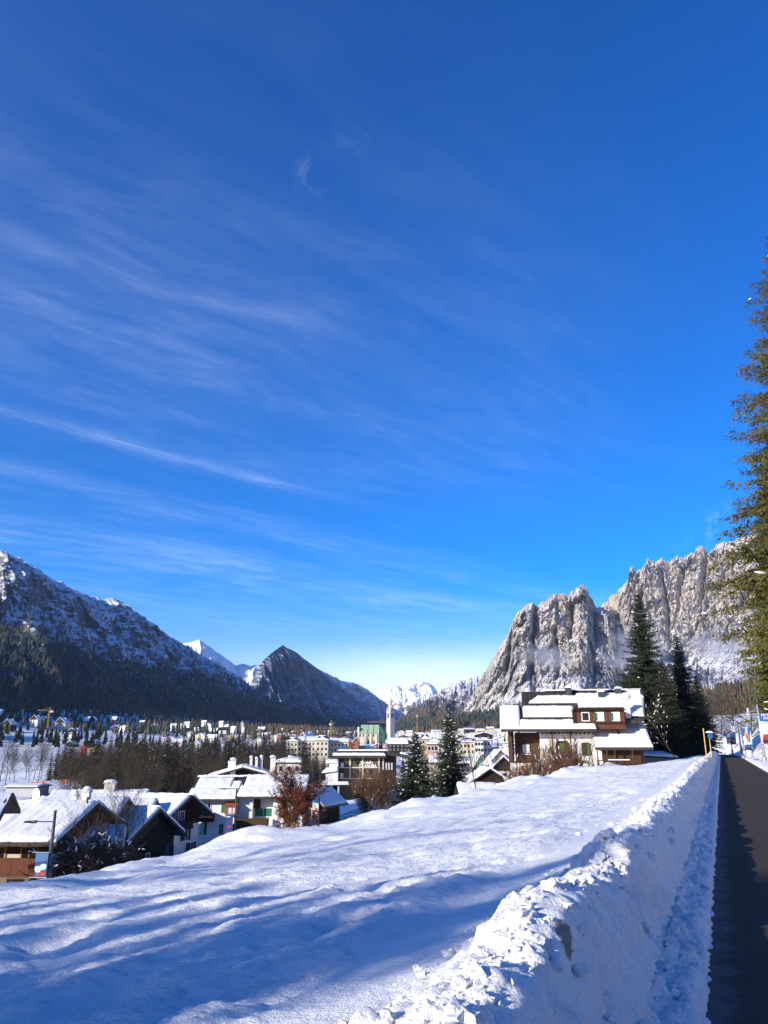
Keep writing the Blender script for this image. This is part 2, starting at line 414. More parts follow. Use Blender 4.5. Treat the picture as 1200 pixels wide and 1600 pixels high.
m, t, b = material('snow_ground')
pos = t.geo()
n1 = t.noise(pos, 9, 7, .68); n2 = t.noise(pos, 85, 3, .6); n3 = t.noise(pos, .8, 3, .5); n4 = t.noise(pos, 30, 4, .7)
c = t.mix(n3, (.80, .80, .80, 1), (.89, .885, .875, 1))
dm = t.new('ShaderNodeAttribute', attribute_name='dirt').outputs['Fac']
dn = t.noise(pos, 16, 7, .78)
c = t.mix(t.mul(t.ramp(t.add(t.mul(dm, .35), dn), .82, 1.05), .85), c, (.12, .10, .065, 1))
t.put(b.inputs['Base Color'], c); b.inputs['Roughness'].default_value = .6; b.inputs['Specular IOR Level'].default_value = .3
hh = t.add(t.add(n1, t.mul(n2, .22)), t.mul(n4, .4))
t.l.new(t.bump(hh, 1.0, .045), b.inputs['Normal'])
M['snow_ground'] = m
dirt = np.zeros_like(XX)
def dirt_at(px, py, r, k, h=.8):
    global dirt
    d_ = ray(px, py); d_ = d_/np.linalg.norm(d_); V_ = np.stack([XX, YY, ZZ-EYE], -1); t_ = V_@d_
    off = np.linalg.norm(V_-t_[..., None]*d_, axis=-1); ok = (off < .004*t_+.01) & (bankw > .1) & (t_ > .5)
    if not ok.any(): return
    tm = t_[ok].min(); q = d_*tm+np.array((0, 0, EYE))
    dirt = dirt+k*np.exp(-((XX-q[0])**2+(YY-q[1])**2+(ZZ-q[2])**2)/(r*r))
dirt_at(893, 1466, .10, 3.2); dirt_at(962, 1344, .10, 1.7); dirt_at(978, 1316, .13, 1.5); dirt_at(945, 1372, .06, 1.3); dirt_at(1078, 1375, .10, 1.2)
dirt = dirt+apr*.35*smooth(fbm(S*1.1, A*1.1, 3, 71), .15, .6)
dirt = dirt+smooth(PC, -.06, 0)*smooth(PC, .1, .03)*.5+smooth(PC, 2.68, 2.72)*smooth(PC, 3.0, 2.85)*.3
o = grid_mesh('snow_ground', np.stack([XX, YY, ZZ], -1), M['snow_ground'], attrs={'dirt': dirt}); tag(o, kind='structure')

# ---- asphalt path
sp = np.concatenate([np.linspace(-40, 0, 21)[:-1], np.arange(0, 30, .12), np.arange(30, 250, 1.0)])
pp_ = np.concatenate([np.linspace(-.3, .5, 11), np.linspace(.7, 2.2, 6), np.linspace(2.3, 2.8, 6)])
SS, PP = np.meshgrid(sp, pp_, indexing='ij')
edge_j = np.zeros_like(SS); edge_j[:, 0] = fbm(sp*3, sp*0, 5, 91, .7)*.07; edge_j[:, -1] = fbm(sp*2, sp*0+5, 3, 92)*.06
px_, py_ = path_xy(SS, PP+edge_j)
pz_ = .012+.0*SS
m, t, b = material('asphalt')
pos = t.geo(); n1 = t.noise(pos, 220, 3, .7); n2 = t.noise(pos, 1.2, 5, .6); v = t.voro(pos, 150)
c = t.mix(t.mul(n1, .9), (.022, .019, .016, 1), (.115, .095, .072, 1))
c = t.mix(t.mul(t.ramp(n2, .4, .7), .5), c, (.045, .040, .034, 1))
sn = t.ramp(t.noise(pos, 60, 4, .8), .73, .78)
c = t.mix(t.mul(sn, .6), c, (.6, .62, .66, 1))
ed_ = t.new('ShaderNodeAttribute', attribute_name='edge').outputs['Fac']
salt = t.ramp(t.add(t.noise(pos, 4, 6, .7), t.mul(ed_, .45)), .62, .95)
c = t.mix(t.mul(salt, .22), c, (.30, .31, .33, 1))
t.put(b.inputs['Base Color'], c); b.inputs['Roughness'].default_value = .9; b.inputs['Specular IOR Level'].default_value = .12
t.l.new(t.bump(t.add(n1, v), .5, .006), b.inputs['Normal'])
M['asphalt'] = m
o = grid_mesh('path', np.stack([px_, py_, pz_], -1), m, attrs={'edge': np.maximum(smooth(PP, .35, .0), smooth(PP, 2.4, 2.75))}); tag(o, kind='structure')

# ---- valley ground: one sheet to the horizon
rr = [6.0]
while rr[-1] < 16000: rr.append(rr[-1]*1.018+.05)
rr = np.array(rr); aa = np.radians(np.linspace(-78, 78, 300))
aa = np.concatenate([aa, ])
R, AZ = np.meshgrid(rr, aa, indexing='ij')
tx, ty = R*np.sin(AZ), R*np.cos(AZ)
tz = terrain(tx, ty)
tz = np.where(R < 14, np.minimum(tz, -1.4), tz)
m, t, b = material('valley_snow')
pos = t.geo(); n1 = t.noise(pos, .02, 6, .6); n2 = t.noise(pos, .35, 5, .65)
c = t.mix(n2, (.76, .77, .78, 1), (.86, .86, .86, 1))
sl = t.sep(t.geo('Normal'))[2]
scrub = t.mul(t.ramp(t.add(n2, t.mul(n1, .5)), .74, .86), .7)
c = t.mix(scrub, c, (.10, .085, .055, 1))
t.put(b.inputs['Base Color'], c); b.inputs['Roughness'].default_value = .7; b.inputs['Specular IOR Level'].default_value = .2
t.l.new(t.bump(n2, .4, .5), b.inputs['Normal'])
M['valley'] = m
o = grid_mesh('valley_ground', np.stack([tx, ty, tz], -1), m); tag(o, kind='structure')
# ground behind the camera
gx, gy = np.meshgrid(np.linspace(-300, 300, 61), np.linspace(-300, 3, 31), indexing='ij')
gz = terrain(gx, gy)-.05-1.2*np.exp(-((gx)**2+gy**2)/900)
o = grid_mesh('lower_ground', np.stack([gx, gy, gz], -1), m); tag(o, kind='structure')

# ---- mountains: real ridges and faces with their own distance and depth
def mountain(name, sky, foot, nu, nv, prof, disp, mat, back=(500, .8), rough=3.0, seed=0, gully=(), rt=.12, flat=False):
    sky = np.array(sky, float); foot = np.array(foot, float)
    # ray points of the ridge, interpolated by pixel column
    px = np.linspace(sky[0, 0], sky[-1, 0], nu)
    py = np.interp(px, sky[:, 0], sky[:, 1]); dd = np.interp(px, sky[:, 0], sky[:, 2])
    v, u = (px-600)/1200, (800-py)/1200
    dy = CT-u*ST; dz_ = ST+u*CT
    Rg = np.stack([v/dy*dd, dd, dz_/dy*dd+EYE], 1)
    f = np.linspace(0, 1, nu); fpx = np.interp(f, np.linspace(0, 1, len(foot)), foot[:, 0])
    fpy = np.interp(f, np.linspace(0, 1, len(foot)), foot[:, 1]); fd = np.interp(f, np.linspace(0, 1, len(foot)), foot[:, 2])
    v, u = (fpx-600)/1200, (800-fpy)/1200; dy = CT-u*ST; dz_ = ST+u*CT
    Ft = np.stack([v/dy*fd, fd, dz_/dy*fd+EYE], 1)
    arcu = np.concatenate([[0], np.cumsum(np.linalg.norm(np.diff(Rg[:, :2], axis=0), axis=1))])
    Rg[:, 2] += ridged(arcu/(rough*16), arcu*0, 4, seed+3, .6)*rough-rough+(facets(arcu/(rough*7), arcu*0+.5, seed+4)*rough*1.7+facets(arcu/(rough*2.6), arcu*0+.5, seed+6)*rough*1.3 if flat else 0)
    vv = np.linspace(0, 1, nv); prof = np.array(prof, float)
    H = np.interp(vv, prof[:, 0], prof[:, 1]); G = np.interp(vv, prof[:, 0], prof[:, 2])
    P = np.zeros((nu, nv, 3))
    P[:, :, :2] = Rg[:, None, :2]+(Ft-Rg)[:, None, :2]*H[None, :, None]
    P[:, :, 2] = Ft[:, None, 2]+(Rg-Ft)[:, None, 2]*G[None, :]
    out = (Ft-Rg)[:, :2]; out /= np.linalg.norm(out, axis=1)[:, None]
    U, V = np.meshgrid(arcu, vv, indexing='ij'); PX = np.repeat(px[:, None], nv, 1)
    hgt = (Rg-Ft)[:, 2][:, None]; down = (1-G[None, :])*hgt
    fade = smooth(V, 0, rt)*smooth(V, 1.0, .9)
    dh, dv = disp(U, V, P, down)
    for (gx0, gx1, v0, v1, wid, dep) in gully:     # named clefts: from pixel gx0 at the top to gx1 at the bottom
        c_ = gx0+(gx1-gx0)*V+2.5*perlin(V*14, V*0+gx0, 5)
        dh = dh-dep*np.exp(-((PX-c_)/wid)**2)*smooth(V, v0-.05, v0+.03)*smooth(V, v1+.08, v1-.03)
    P[:, :, 0] += out[:, None, 0]*dh*fade; P[:, :, 1] += out[:, None, 1]*dh*fade; P[:, :, 2] += dv*fade
    B = []
    for k in range(1, 7):
        q = Rg.copy(); q[:, :2] -= out*back[0]*(k/6); q[:, 2] -= (Rg-Ft)[:, 2]*back[1]*(k/6)**1.0; q[:, 2] -= ridged(arcu/90, arcu*0+k, 3, seed)*12; B.append(q)
    P = np.concatenate([np.stack(B[::-1], 1), P], 1)
    o = grid_mesh(name, P, mat, smooth_=not flat); tag(o, kind='structure')
    return P[:, 6:, :], PX, V

def mat_mountain(name, rock1, rock2, ochre, snow_lo, snow_hi, snow_amt, forest_z=None, forest_col=(.018, .028, .022), strat=.012, ns=1.0, fsoft=60):
    """snow lies where the ground is flat enough, rock shows where it is steep, forest below a wavering line"""
    m, t, b = material(name)
    pos = t.geo(); N = t.sep(t.geo('Normal'))[2]; z = t.sep(pos)[2]
    big = t.noise(pos, .0035*ns, 5, .6); mid = t.noise(pos, .016*ns, 7, .7); fin = t.noise(pos, .08*ns, 6, .75)
    vert = t.noise(t.mapping(pos, (.05, .05, .008)), 1.0*ns, 6, .7)
    c = t.mix(t.ramp(mid, .35, .65), rock1, rock2)
    c = t.mix(t.mul(t.ramp(t.add(t.mul(vert, .6), t.mul(big, .5)), .47, .62), .85), c, ochre)
    dark = t.ramp(vert, .52, .36); c = t.mix(t.mul(dark, .55), c, tuple(v*.45 for v in rock1))
    lay = t.noise(t.mapping(pos, (.004, .004, strat*4), rot=(.14, .22, 0)), 1.5*ns, 5, .7)
    s = t.add(t.add(N, t.mul(t.m('SUBTRACT', fin, .5), .75)), t.add(t.mul(t.m('SUBTRACT', mid, .5), .7), t.mul(t.m('SUBTRACT', lay, .5), .9)))
    sm = t.mul(t.ramp(s, snow_lo, snow_hi), snow_amt)
    c = t.mix(sm, c, (.84, .845, .855, 1))
    if forest_z is not None:
        fz = t.add(t.add(z, t.mul(t.m('SUBTRACT', mid, .5), 260)), t.mul(t.m('SUBTRACT', big, .5), 420))
        fm = t.ramp(fz, forest_z+fsoft, forest_z-fsoft)
        fm = t.mul(fm, t.ramp(fin, .36, .50))
        fc = t.mix(fin, tuple(v*.6 for v in forest_col), tuple(v*1.6 for v in forest_col))
        c = t.mix(fm, c, fc)
    t.put(b.inputs['Base Color'], c); b.inputs['Roughness'].default_value = .85; b.inputs['Specular IOR Level'].default_value = .1
    t.l.new(t.bump(t.add(t.mul(mid, 1.2), t.add(t.mul(fin, .6), t.mul(vert, .8))), .8, 9/ns), b.inputs['Normal'])
    return m

GREY1, GREY2, OCHRE = (.17, .165, .155, 1), (.34, .325, .30, 1), (.44, .385, .31, 1)
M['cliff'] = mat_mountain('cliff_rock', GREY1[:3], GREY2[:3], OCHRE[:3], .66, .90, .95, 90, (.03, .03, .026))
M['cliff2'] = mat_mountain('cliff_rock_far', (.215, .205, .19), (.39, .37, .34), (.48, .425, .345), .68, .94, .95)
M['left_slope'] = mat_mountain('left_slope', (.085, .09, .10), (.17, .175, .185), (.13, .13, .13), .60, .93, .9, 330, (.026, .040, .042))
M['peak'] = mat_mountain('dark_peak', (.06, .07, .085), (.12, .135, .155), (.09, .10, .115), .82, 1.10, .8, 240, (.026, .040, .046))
M['snow_peak'] = mat_mountain('snow_peak', (.20, .19, .18), (.33, .30, .28), (.36, .27, .21), .25, .50, 1.0, ns=.6)
M['mixed'] = mat_mountain('mixed_slope', (.13, .13, .13), (.25, .24, .23), (.38, .27, .20), .62, .92, .95, 260, (.05, .048, .042), ns=1.0, fsoft=90)
M['wooded_hill'] = mat_mountain('wooded_hill', (.08, .07, .06), (.13, .11, .09), (.1, .09, .07), .75, 1.1, .9, 600, (.032, .030, .026))

def d_left(U, V, P, down):
    a = ridged(U/260, down/700, 5, 1, .55)*60+fbm(U/90, down/120, 5, 2)*26
    a = a+facets(U/150, down/240, 3)*40+facets(U/60, down/80, 4)*16
    return a, fbm(U/160, down/90, 5, 6)*14+ridged(P[:, :, 0]/70, P[:, :, 1]/70, 4, 8)*5
left_sky = [(-420, 1010, 1900), (-260, 960, 2200), (-130, 905, 2600), (-60, 876, 2800), (0, 860, 3000), (12, 863, 3030), (22, 871, 3070), (33, 872, 3100), (42, 880, 3150), (62, 889, 3250), (78, 903, 3330), (98, 909, 3400), (112, 920, 3470), (135, 929, 3560), (160, 936, 3650),  # unseen ridge end at far left, set low to let sunlight through
            (175, 934, 3720), (192, 941, 3800), (215, 958, 3950), (240, 977, 4100), (262, 992, 4250), (285, 1006, 4400), (318, 1026, 4600), (345, 1040, 4750), (372, 1056, 4900),
            (400, 1078, 5050), (430, 1098, 5200), (470, 1117, 5400), (520, 1133, 5700)]
left_foot = [(-420, 1095, 900), (-150, 1104, 1120), (0, 1108, 1300), (150, 1112, 1900), (300, 1122, 2700), (420, 1130, 3300), (520, 1138, 4200)]
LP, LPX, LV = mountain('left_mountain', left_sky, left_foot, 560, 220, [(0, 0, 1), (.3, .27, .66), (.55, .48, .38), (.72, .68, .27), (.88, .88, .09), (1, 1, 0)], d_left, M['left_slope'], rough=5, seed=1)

def d_peak(U, V, P, down):
    return ridged(U/230, down/900, 4, 21, .5)*60+facets(U/120, down/260, 24)*50+facets(U/50, down/90, 25)*22+fbm(U/60, down/200, 5, 22)*14, fbm(U/100, down/80, 4, 23)*10
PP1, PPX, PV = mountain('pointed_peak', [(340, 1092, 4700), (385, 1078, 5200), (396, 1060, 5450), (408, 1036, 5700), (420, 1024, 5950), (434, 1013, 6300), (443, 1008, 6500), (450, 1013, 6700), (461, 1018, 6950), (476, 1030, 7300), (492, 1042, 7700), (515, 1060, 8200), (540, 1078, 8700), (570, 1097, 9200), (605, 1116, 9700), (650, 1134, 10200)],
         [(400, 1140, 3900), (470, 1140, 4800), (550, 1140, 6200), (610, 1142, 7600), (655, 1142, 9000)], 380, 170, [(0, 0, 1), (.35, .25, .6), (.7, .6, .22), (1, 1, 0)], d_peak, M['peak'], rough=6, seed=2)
mountain('snowy_ridge', [(240, 1010, 8800), (285, 1006, 9000), (300, 1003, 9000), (312, 1000, 9000), (322, 1007, 9100), (338, 1018, 9200), (352, 1028, 9200), (368, 1040, 9300), (380, 1037, 9400), (392, 1041, 9400), (404, 1038, 9500), (412, 1046, 9600), (440, 1060, 9700)],
         [(240, 1110, 7800), (440, 1110, 8300)], 240, 90, [(0, 0, 1), (.5, .5, .45), (1, 1, 0)], lambda U, V, P, d: (ridged(U/300, d/700, 5, 31)*70, fbm(U/120, d/120, 4, 33)*18), M['snow_peak'], rough=8, seed=3)
mountain('shaded_ridge', [(470, 1030, 8800), (505, 1050, 9000), (520, 1056, 9100), (536, 1064, 9200), (552, 1067, 9300), (566, 1072, 9400), (580, 1082, 9600), (596, 1094, 9800), (615, 1106, 10000), (640, 1122, 10400), (660, 1134, 10700)],
         [(480, 1140, 7600), (580, 1142, 8400), (665, 1142, 9400)], 300, 120, [(0, 0, 1), (.4, .32, .55), (1, 1, 0)], lambda U, V, P, d: (ridged(U/320, d/900, 5, 41)*80+fbm(U/80, d/200, 4, 42)*22, fbm(U/120, d/120, 4, 43)*14), M['mixed'], rough=8, seed=4)
mountain('snow_summit', [(560, 1096, 12600), (590, 1084, 12500), (604, 1074, 12400), (614, 1070, 12400), (628, 1070, 12400), (636, 1068, 12300), (648, 1065, 12300), (660, 1065, 12300), (670, 1067, 12400), (678, 1073, 12500), (684, 1082, 12600), (704, 1092, 12700), (750, 1110, 12800)],
         [(560, 1140, 10800), (750, 1140, 10800)], 300, 120, [(0, 0, 1), (.35, .42, .62), (.5, .5, .36), (1, 1, 0)], lambda U, V, P, d: (fbm(U/420, d/420, 5, 51)*160, fbm(U/260, d/200, 5, 53)*40), M['snow_peak'], rough=5, seed=5)
MX, MPX, MV = mountain('mixed_slope', [(590, 1147, 4300), (615, 1134, 4400), (640, 1113, 4550), (662, 1096, 4700), (680, 1085, 4800), (695, 1074, 4900), (712, 1066, 5000), (735, 1060, 5100), (757, 1054, 5200), (775, 1040, 5200), (830, 1050, 5200)],
         [(590, 1150, 3300), (700, 1147, 3300), (830, 1146, 3500)], 380, 160, [(0, 0, 1), (.3, .25, .66), (.7, .66, .25), (1, 1, 0)], lambda U, V, P, d: (ridged(U/210, d/500, 4, 61)*40+facets(U/110, d/160, 64)*45+facets(U/45, d/60, 65)*18+fbm(U/60, d/120, 5, 62)*14, fbm(U/90, d/80, 5, 63)*14), M['mixed'], rough=7, seed=6)

def d_cliff(U, V, P, down):
    cl = smooth(V, .02, .1)*smooth(V, .80, .62)
    a = cl*(ridged(U/260, down/900, 3, 71, .5)*18+facets(U/170+.35*fbm(U/70, down/70, 3, 65), down/230+U/300, 66)*66+facets(U/66+.4*fbm(U/30, down/30, 2, 64), down/62-U/110, 67)*24+facets(U/19, down/30, 68)*13+facets(U/9, down/12, 69)*5+fbm(U/120-down/90, down/60, 4, 70)*10+np.abs(fbm(U/24, down/40, 5, 73, .65))*9)
    strat = perlin(down/50-U/105+fbm(U/200, down/200, 2, 77)*1.6, U/900, 78)
    a = a+cl*(np.sign(strat)*np.abs(strat)**.5)*17
    scree = smooth(V, .6, .8)
    a = a+scree*fbm(U/140, down/200, 4, 75)*26
    return a, scree*fbm(U/60, down/50, 4, 76)*7+fbm(U/50, down/45, 4, 79)*5
mountain('right_massif', [(690, 1142, 3800), (715, 1122, 3750), (735, 1092, 3700), (748, 1068, 3680), (757, 1053, 3650), (763, 1040, 3640), (770, 1030, 3630), (778, 1018, 3620), (786, 1004, 3610), (794, 990, 3600), (797, 984, 3600), (803, 968, 3600), (812, 957, 3600), (822, 948, 3590), (831, 941, 3580),
         (836, 948, 3600), (841, 950, 3600), (846, 943, 3590), (852, 940, 3590), (861, 928, 3580), (867, 926, 3580), (872, 930, 3590), (880, 928, 3590), (888, 930, 3590), (895, 925, 3580), (900, 918, 3570), (906, 913, 3560), (912, 917, 3560), (918, 921, 3560),
         (921, 931, 3580), (926, 936, 3580), (932, 947, 3600), (938, 945, 3600), (945, 952, 3600), (952, 955, 3600), (958, 964, 3600), (968, 980, 3600), (980, 998, 3610), (1000, 1012, 3620), (1030, 1030, 3640), (1080, 1040, 3660), (1150, 1045, 3700), (1300, 1040, 3700)],
         [(690, 1146, 2300), (800, 1142, 2100), (930, 1146, 1900), (1080, 1150, 1700), (1300, 1150, 1500)], 860, 330,
         [(0, 0, 1), (.06, .012, .95), (.35, .12, .66), (.62, .24, .36), (.72, .34, .27), (.85, .62, .13), (1, 1, 0)], d_cliff, M['cliff'], back=(260, .9), rough=5, seed=7, rt=.03, flat=True,
         gully=((837, 828, .03, .55, 3.2, 130), (893, 890, .10, .34, 2.4, 110), (800, 782, .08, .42, 4, 120), (925, 940, .02, .3, 3, 70), (960, 975, .0, .4, 3, 70), (862, 880, .3, .6, 3, 60), (815, 842, .45, .62, 3, 60), (920, 935, .4, .6, 3, 60)))
mountain('right_wall', [(900, 1000, 4700), (925, 970, 4600), (940, 948, 4550), (946, 940, 4530), (955, 934, 4500), (965, 925, 4480), (972, 916, 4460), (982, 903, 4450), (984, 888, 4440), (990, 886, 4440), (994, 893, 4450), (1004, 884, 4440), (1012, 873, 4430), (1022, 876, 4430), (1034, 874, 4430), (1044, 879, 4430), (1050, 872, 4430), (1062, 868, 4420), (1068, 872, 4420), (1078, 864, 4420), (1084, 866, 4420),
         (1088, 855, 4410), (1094, 851, 4410), (1101, 856, 4410), (1107, 866, 4420), (1113, 858, 4410), (1122, 851, 4400), (1140, 846, 4380), (1170, 836, 4350), (1260, 815, 4300), (1400, 800, 4300)],
         [(900, 1080, 3500), (1020, 1090, 3300), (1120, 1095, 3200), (1400, 1095, 3100)], 620, 330,
         [(0, 0, 1), (.06, .015, .96), (.4, .15, .62), (.7, .35, .28), (1, 1, 0)], d_cliff, M['cliff2'], back=(320, .9), rough=6, seed=8, rt=.03, flat=True,
         gully=((955, 985, .0, .5, 7, 150), (1030, 1060, .1, .6, 3, 60), (1070, 1040, .1, .5, 3, 60), (1105, 1085, .05, .4, 3, 60), (1000, 1010, .2, .6, 3, 50)))
HL, HPX, HV = mountain('wooded_hill', [(600, 1150, 2700), (640, 1138, 2700), (690, 1122, 2600), (730, 1118, 2500), (780, 1108, 2400), (840, 1098, 2300), (920, 1092, 2200), (1000, 1094, 2100), (1080, 1084, 2000), (1130, 1074, 1900), (1200, 1064, 1800), (1400, 1040, 1700)],
         [(600, 1158, 2100), (900, 1156, 1700), (1400, 1152, 1100)], 260, 80, [(0, 0, 1), (.5, .5, .5), (1, 1, 0)], lambda U, V, P, d: (fbm(U/200, d/200, 4, 81)*30, fbm(U/90, d/60, 4, 82)*8), M['wooded_hill'], rough=3, seed=9)

# added hill, out of view behind and left of the camera; it keeps the low sun off the meadow
hx_, hy_ = np.meshgrid(np.linspace(-3000, -700, 90), np.linspace(-1500, 1100, 90), indexing='ij')
hz_ = -30+430*np.exp(-((hx_+1640)/520)**2)*smooth(hy_, -760, -330)*smooth(hy_, 900, 250)*(1+.22*fbm(hx_/260, hy_/160, 4, 5))
o = grid_mesh('shading_hill', np.stack([hx_, hy_, hz_], -1), M['left_slope']); tag(o, kind='structure')
# ================================================================== TREES
def mat_foliage(name, c1, c2, c3):
    m, t, b = material(name)
    a = t.new('ShaderNodeAttribute', attribute_name='tint').outputs['Fac']
    r = t.new('ShaderNodeObjectInfo').outputs['Random']
    n = t.noise(t.obj(), .6, 3, .6)
    c = t.mix(t.ramp(a, .15, .95), c1, c2)
    c = t.mix(t.ramp(t.add(t.mul(n, .8), t.mul(r, .35)), .50, .80), c, c3)
    t.put(b.inputs['Base Color'], c); b.inputs['Roughness'].default_value = .7; b.inputs['Specular IOR Level'].default_value = .2
    return m
M['needles'] = mat_foliage('spruce_needles', (.030, .042, .011), (.135, .135, .028), (.095, .080, .022))
M['needles_dark'] = mat_foliage('dark_needles', (.014, .022, .014), (.045, .055, .026), (.036, .036, .020))
M['needles_far'] = mat_foliage('far_needles', (.010, .017, .014), (.026, .034, .018), (.048, .036, .020))
M['larch'] = mat_foliage('larch_twigs', (.034, .025, .016), (.090, .062, .036), (.068, .044, .022))
M['twigs'] = mat_foliage('bare_twigs', (.030, .022, .016), (.085, .064, .046), (.060, .040, .024))
M['red_leaves'] = mat_foliage('withered_leaves', (.055, .014, .007), (.19, .055, .022), (.12, .035, .016))
M['brown_twigs'] = mat_foliage('reddish_twigs', (.06, .030, .018), (.17, .085, .045), (.12, .065, .035))
M['bark'] = mat_plain('bark', (.075, .058, .042), .9, var=.4, scale=6, bump=.5, spec=.1)

def diamonds(Pb, Dr, Ln, Wd, up=None, rng=None):
    """leaf-sized spindles: base, two shoulders, tip; returns V,F"""
    n = len(Pb)
    d = Dr/np.linalg.norm(Dr, axis=1)[:, None]
    ref = rng.normal(size=(n, 3)) if up is None else up+rng.normal(size=(n, 3))*.35
    s = np.cross(d, ref); s /= np.linalg.norm(s, axis=1)[:, None]+1e-9
    mid = Pb+d*Ln[:, None]*.42
    V = np.stack([Pb, mid+s*Wd[:, None]*.5, Pb+d*Ln[:, None], mid-s*Wd[:, None]*.5], 1).reshape(-1, 3)
    F = np.arange(4*n).reshape(-1, 4)
    return V, F
def spruce_data(seed, h, r, whorls, per, samp, tw=.55, skirt=.06, sparse=.0, thin=1.0, fine=0):
    rng = np.random.default_rng(seed)
    P, Dr, L, W, T = [], [], [], [], []; snow = []; axes = []
    for k in range(whorls):
        f = (k+.5)/whorls; z = h*(skirt+(1-skirt)*f**.92)
        env = r*(1-f)**.82*(.86+.28*rng.random())*(1 if f > .08 else .75+3*f)
        nb = max(3, int(per*(1-.45*f)))
        a0 = rng.random()*6.28
        for j in range(nb):
            if rng.random() < sparse: continue
            a = a0+6.283*j/nb+rng.normal()*.22
            ln = env*(.72+.42*rng.random())+.12
            droop = -.12-.42*(1-f)+rng.normal()*.08
            dirh = np.array((cos(a), sin(a), 0)); side = np.array((-sin(a), cos(a), 0))
            tt = (np.arange(samp)+rng.random(samp)*.8)/samp; tt = np.clip(tt, .04, 1)
            zc_ = (.28*tt*(.3+f)+droop*tt**1.3+.34*np.maximum(0, tt-.55)**1.4)*ln
            base = np.array((0, 0, z+rng.normal()*.15))+dirh*(tt*ln)[:, None]; base[:, 2] += zc_
            axes.append((z, a, ln, droop, f))
            tint = rng.random()*.6
            for sgn in (-1, 1, 0, 0):
                m_ = samp
                l_ = (tw*(1-.72*tt)*ln*.42+.10*r/3)*(.65+.7*rng.random(m_))
                if sgn == 0:
                    dd = dirh*.8+np.array((0, 0, -.62)); dd = dd[None]+rng.normal(size=(m_, 3))*.30; l_ = l_*.7
                else:
                    dd = dirh[None]*(.55+.3*rng.random((m_, 1)))+side*sgn*(.8)+np.array((0, 0, -.30)); dd = dd+rng.normal(size=(m_, 3))*.22
                P.append(base); Dr.append(dd); L.append(l_); W.append(l_*(.26+.16*rng.random(m_))*thin); T.append(np.clip(tint+.45*rng.random(m_), 0, 1))
            if True:
                q = base[rng.integers(0, samp)]; snow.append((q, dirh, ln, rng.random()))
    P = np.concatenate(P); Dr = np.concatenate(Dr); L = np.concatenate(L); W = np.concatenate(W); T = np.concatenate(T)
    if fine:                                   # every twig becomes a spray of small needle tufts
        Dn = Dr/np.linalg.norm(Dr, axis=1)[:, None]; PP, DD, LL, WW, TT = [], [], [], [], []
        for q in range(fine):
            f = (q+rng.random(len(P)))/fine
            PP.append(P+Dn*(L*f*.85)[:, None]); DD.append(Dn*.8+rng.normal(size=P.shape)*.42-np.array((0, 0, .12)))
            kf = (3.4 if fine < 6 else 5.2)/max(fine, 4); l2_ = L*(.62-.25*f)*kf*(.7+.5*rng.random(len(P))); LL.append(l2_); WW.append(l2_*(.30+.18*rng.random(len(P))))
            PP[-1] = PP[-1]+rng.normal(size=P.shape)*(L*.10)[:, None]*(fine > 4); TT.append(np.clip(T+.25*(rng.random(len(P))-.5), 0, 1))
        P, Dr, L, W, T = map(np.concatenate, (PP, DD, LL, WW, TT))
    V, F = diamonds(P, Dr, L, W, None, rng)
    return V, F, np.repeat(T, 4), snow
def blob_mesh(items, mat, name='snow'):
    """flattened pads of snow: items (centre, direction, length, width, thick)"""
    V, F = [], []
    for c, d, l, w_, th in items:
        n = len(V); d = d/np.linalg.norm(d); s = np.array((-d[1], d[0], 0))
        ring = [c+d*l*cos(a)+s*w_*sin(a) for a in np.arange(6)*pi/3]
        V += [c+np.array((0, 0, th))]+[q+np.array((0, 0, th*.25)) for q in ring]+[c-np.array((0, 0, th*.5))]
        for i in range(6):
            j = (i+1) % 6; F.append((n, n+1+i, n+1+j)); F.append((n+7, n+1+j, n+1+i))
    me = bpy.data.meshes.new(name); me.from_pydata([tuple(v) for v in V], [], F); me.update()
    me.polygons.foreach_set('use_smooth', [True]*len(F)); me.materials.append(mat); return me
def fol_mesh(name, V, F, T, mat):
    me = bpy.data.meshes.new(name); V = np.asarray(V)
    me.vertices.add(len(V)); me.vertices.foreach_set('co', V.astype(np.float32).ravel())
    k = F.shape[1]
    me.loops.add(F.size); me.loops.foreach_set('vertex_index', F.astype(np.int32).ravel())
    me.polygons.add(len(F)); me.polygons.foreach_set('loop_start', np.arange(0, F.size, k, dtype=np.int32))
    a = me.attributes.new('tint', 'FLOAT', 'POINT'); a.data.foreach_set('value', T.astype(np.float32).ravel())
    me.update(calc_edges=True); me.materials.append(mat); return me
def trunk_mesh(h, r, lean=0, seed=0):
    mb = MB(); rg = random.Random(seed)
    pts = [(lean*h*(f**1.5)+rg.uniform(-.01, .01)*h*f, rg.uniform(-.01, .01)*h*f, -1.0+(h+1.0)*f) for f in np.linspace(0, 1, 8)]
    mb.tube(pts, [r*(1-f)**.8+.01 for f in np.linspace(0, 1, 8)], 7)
    o = mb.build('trunk', M['bark'], None, True); me = o.data; bpy.data.objects.remove(o); return me
class TreeKind:
    def __init__(s, parts): s.parts = parts            # (name, mesh)
    def put(s, name, x, y, z, sc=1, rz=0, label=None, cat='tree', group=None, sz=None, single=False):
        if single:
            o = bpy.data.objects.new(name, s.parts[-1][1] if len(s.parts) == 1 else s.parts[0][1]); o.location = (x, y, z); o.rotation_euler = (0, 0, rz)
            o.scale = (sc, sc, sz or sc); link(o); return tag(o, label, cat, group)
        e = empty(name, (x, y, z), rz, label, cat, group); e.scale = (sc, sc, sz or sc)
        for nm, me in s.parts:
            q = link(bpy.data.objects.new(nm, me), e)
            if nm in ('snow', 'leaves'): q['kind'] = 'stuff'
        return e
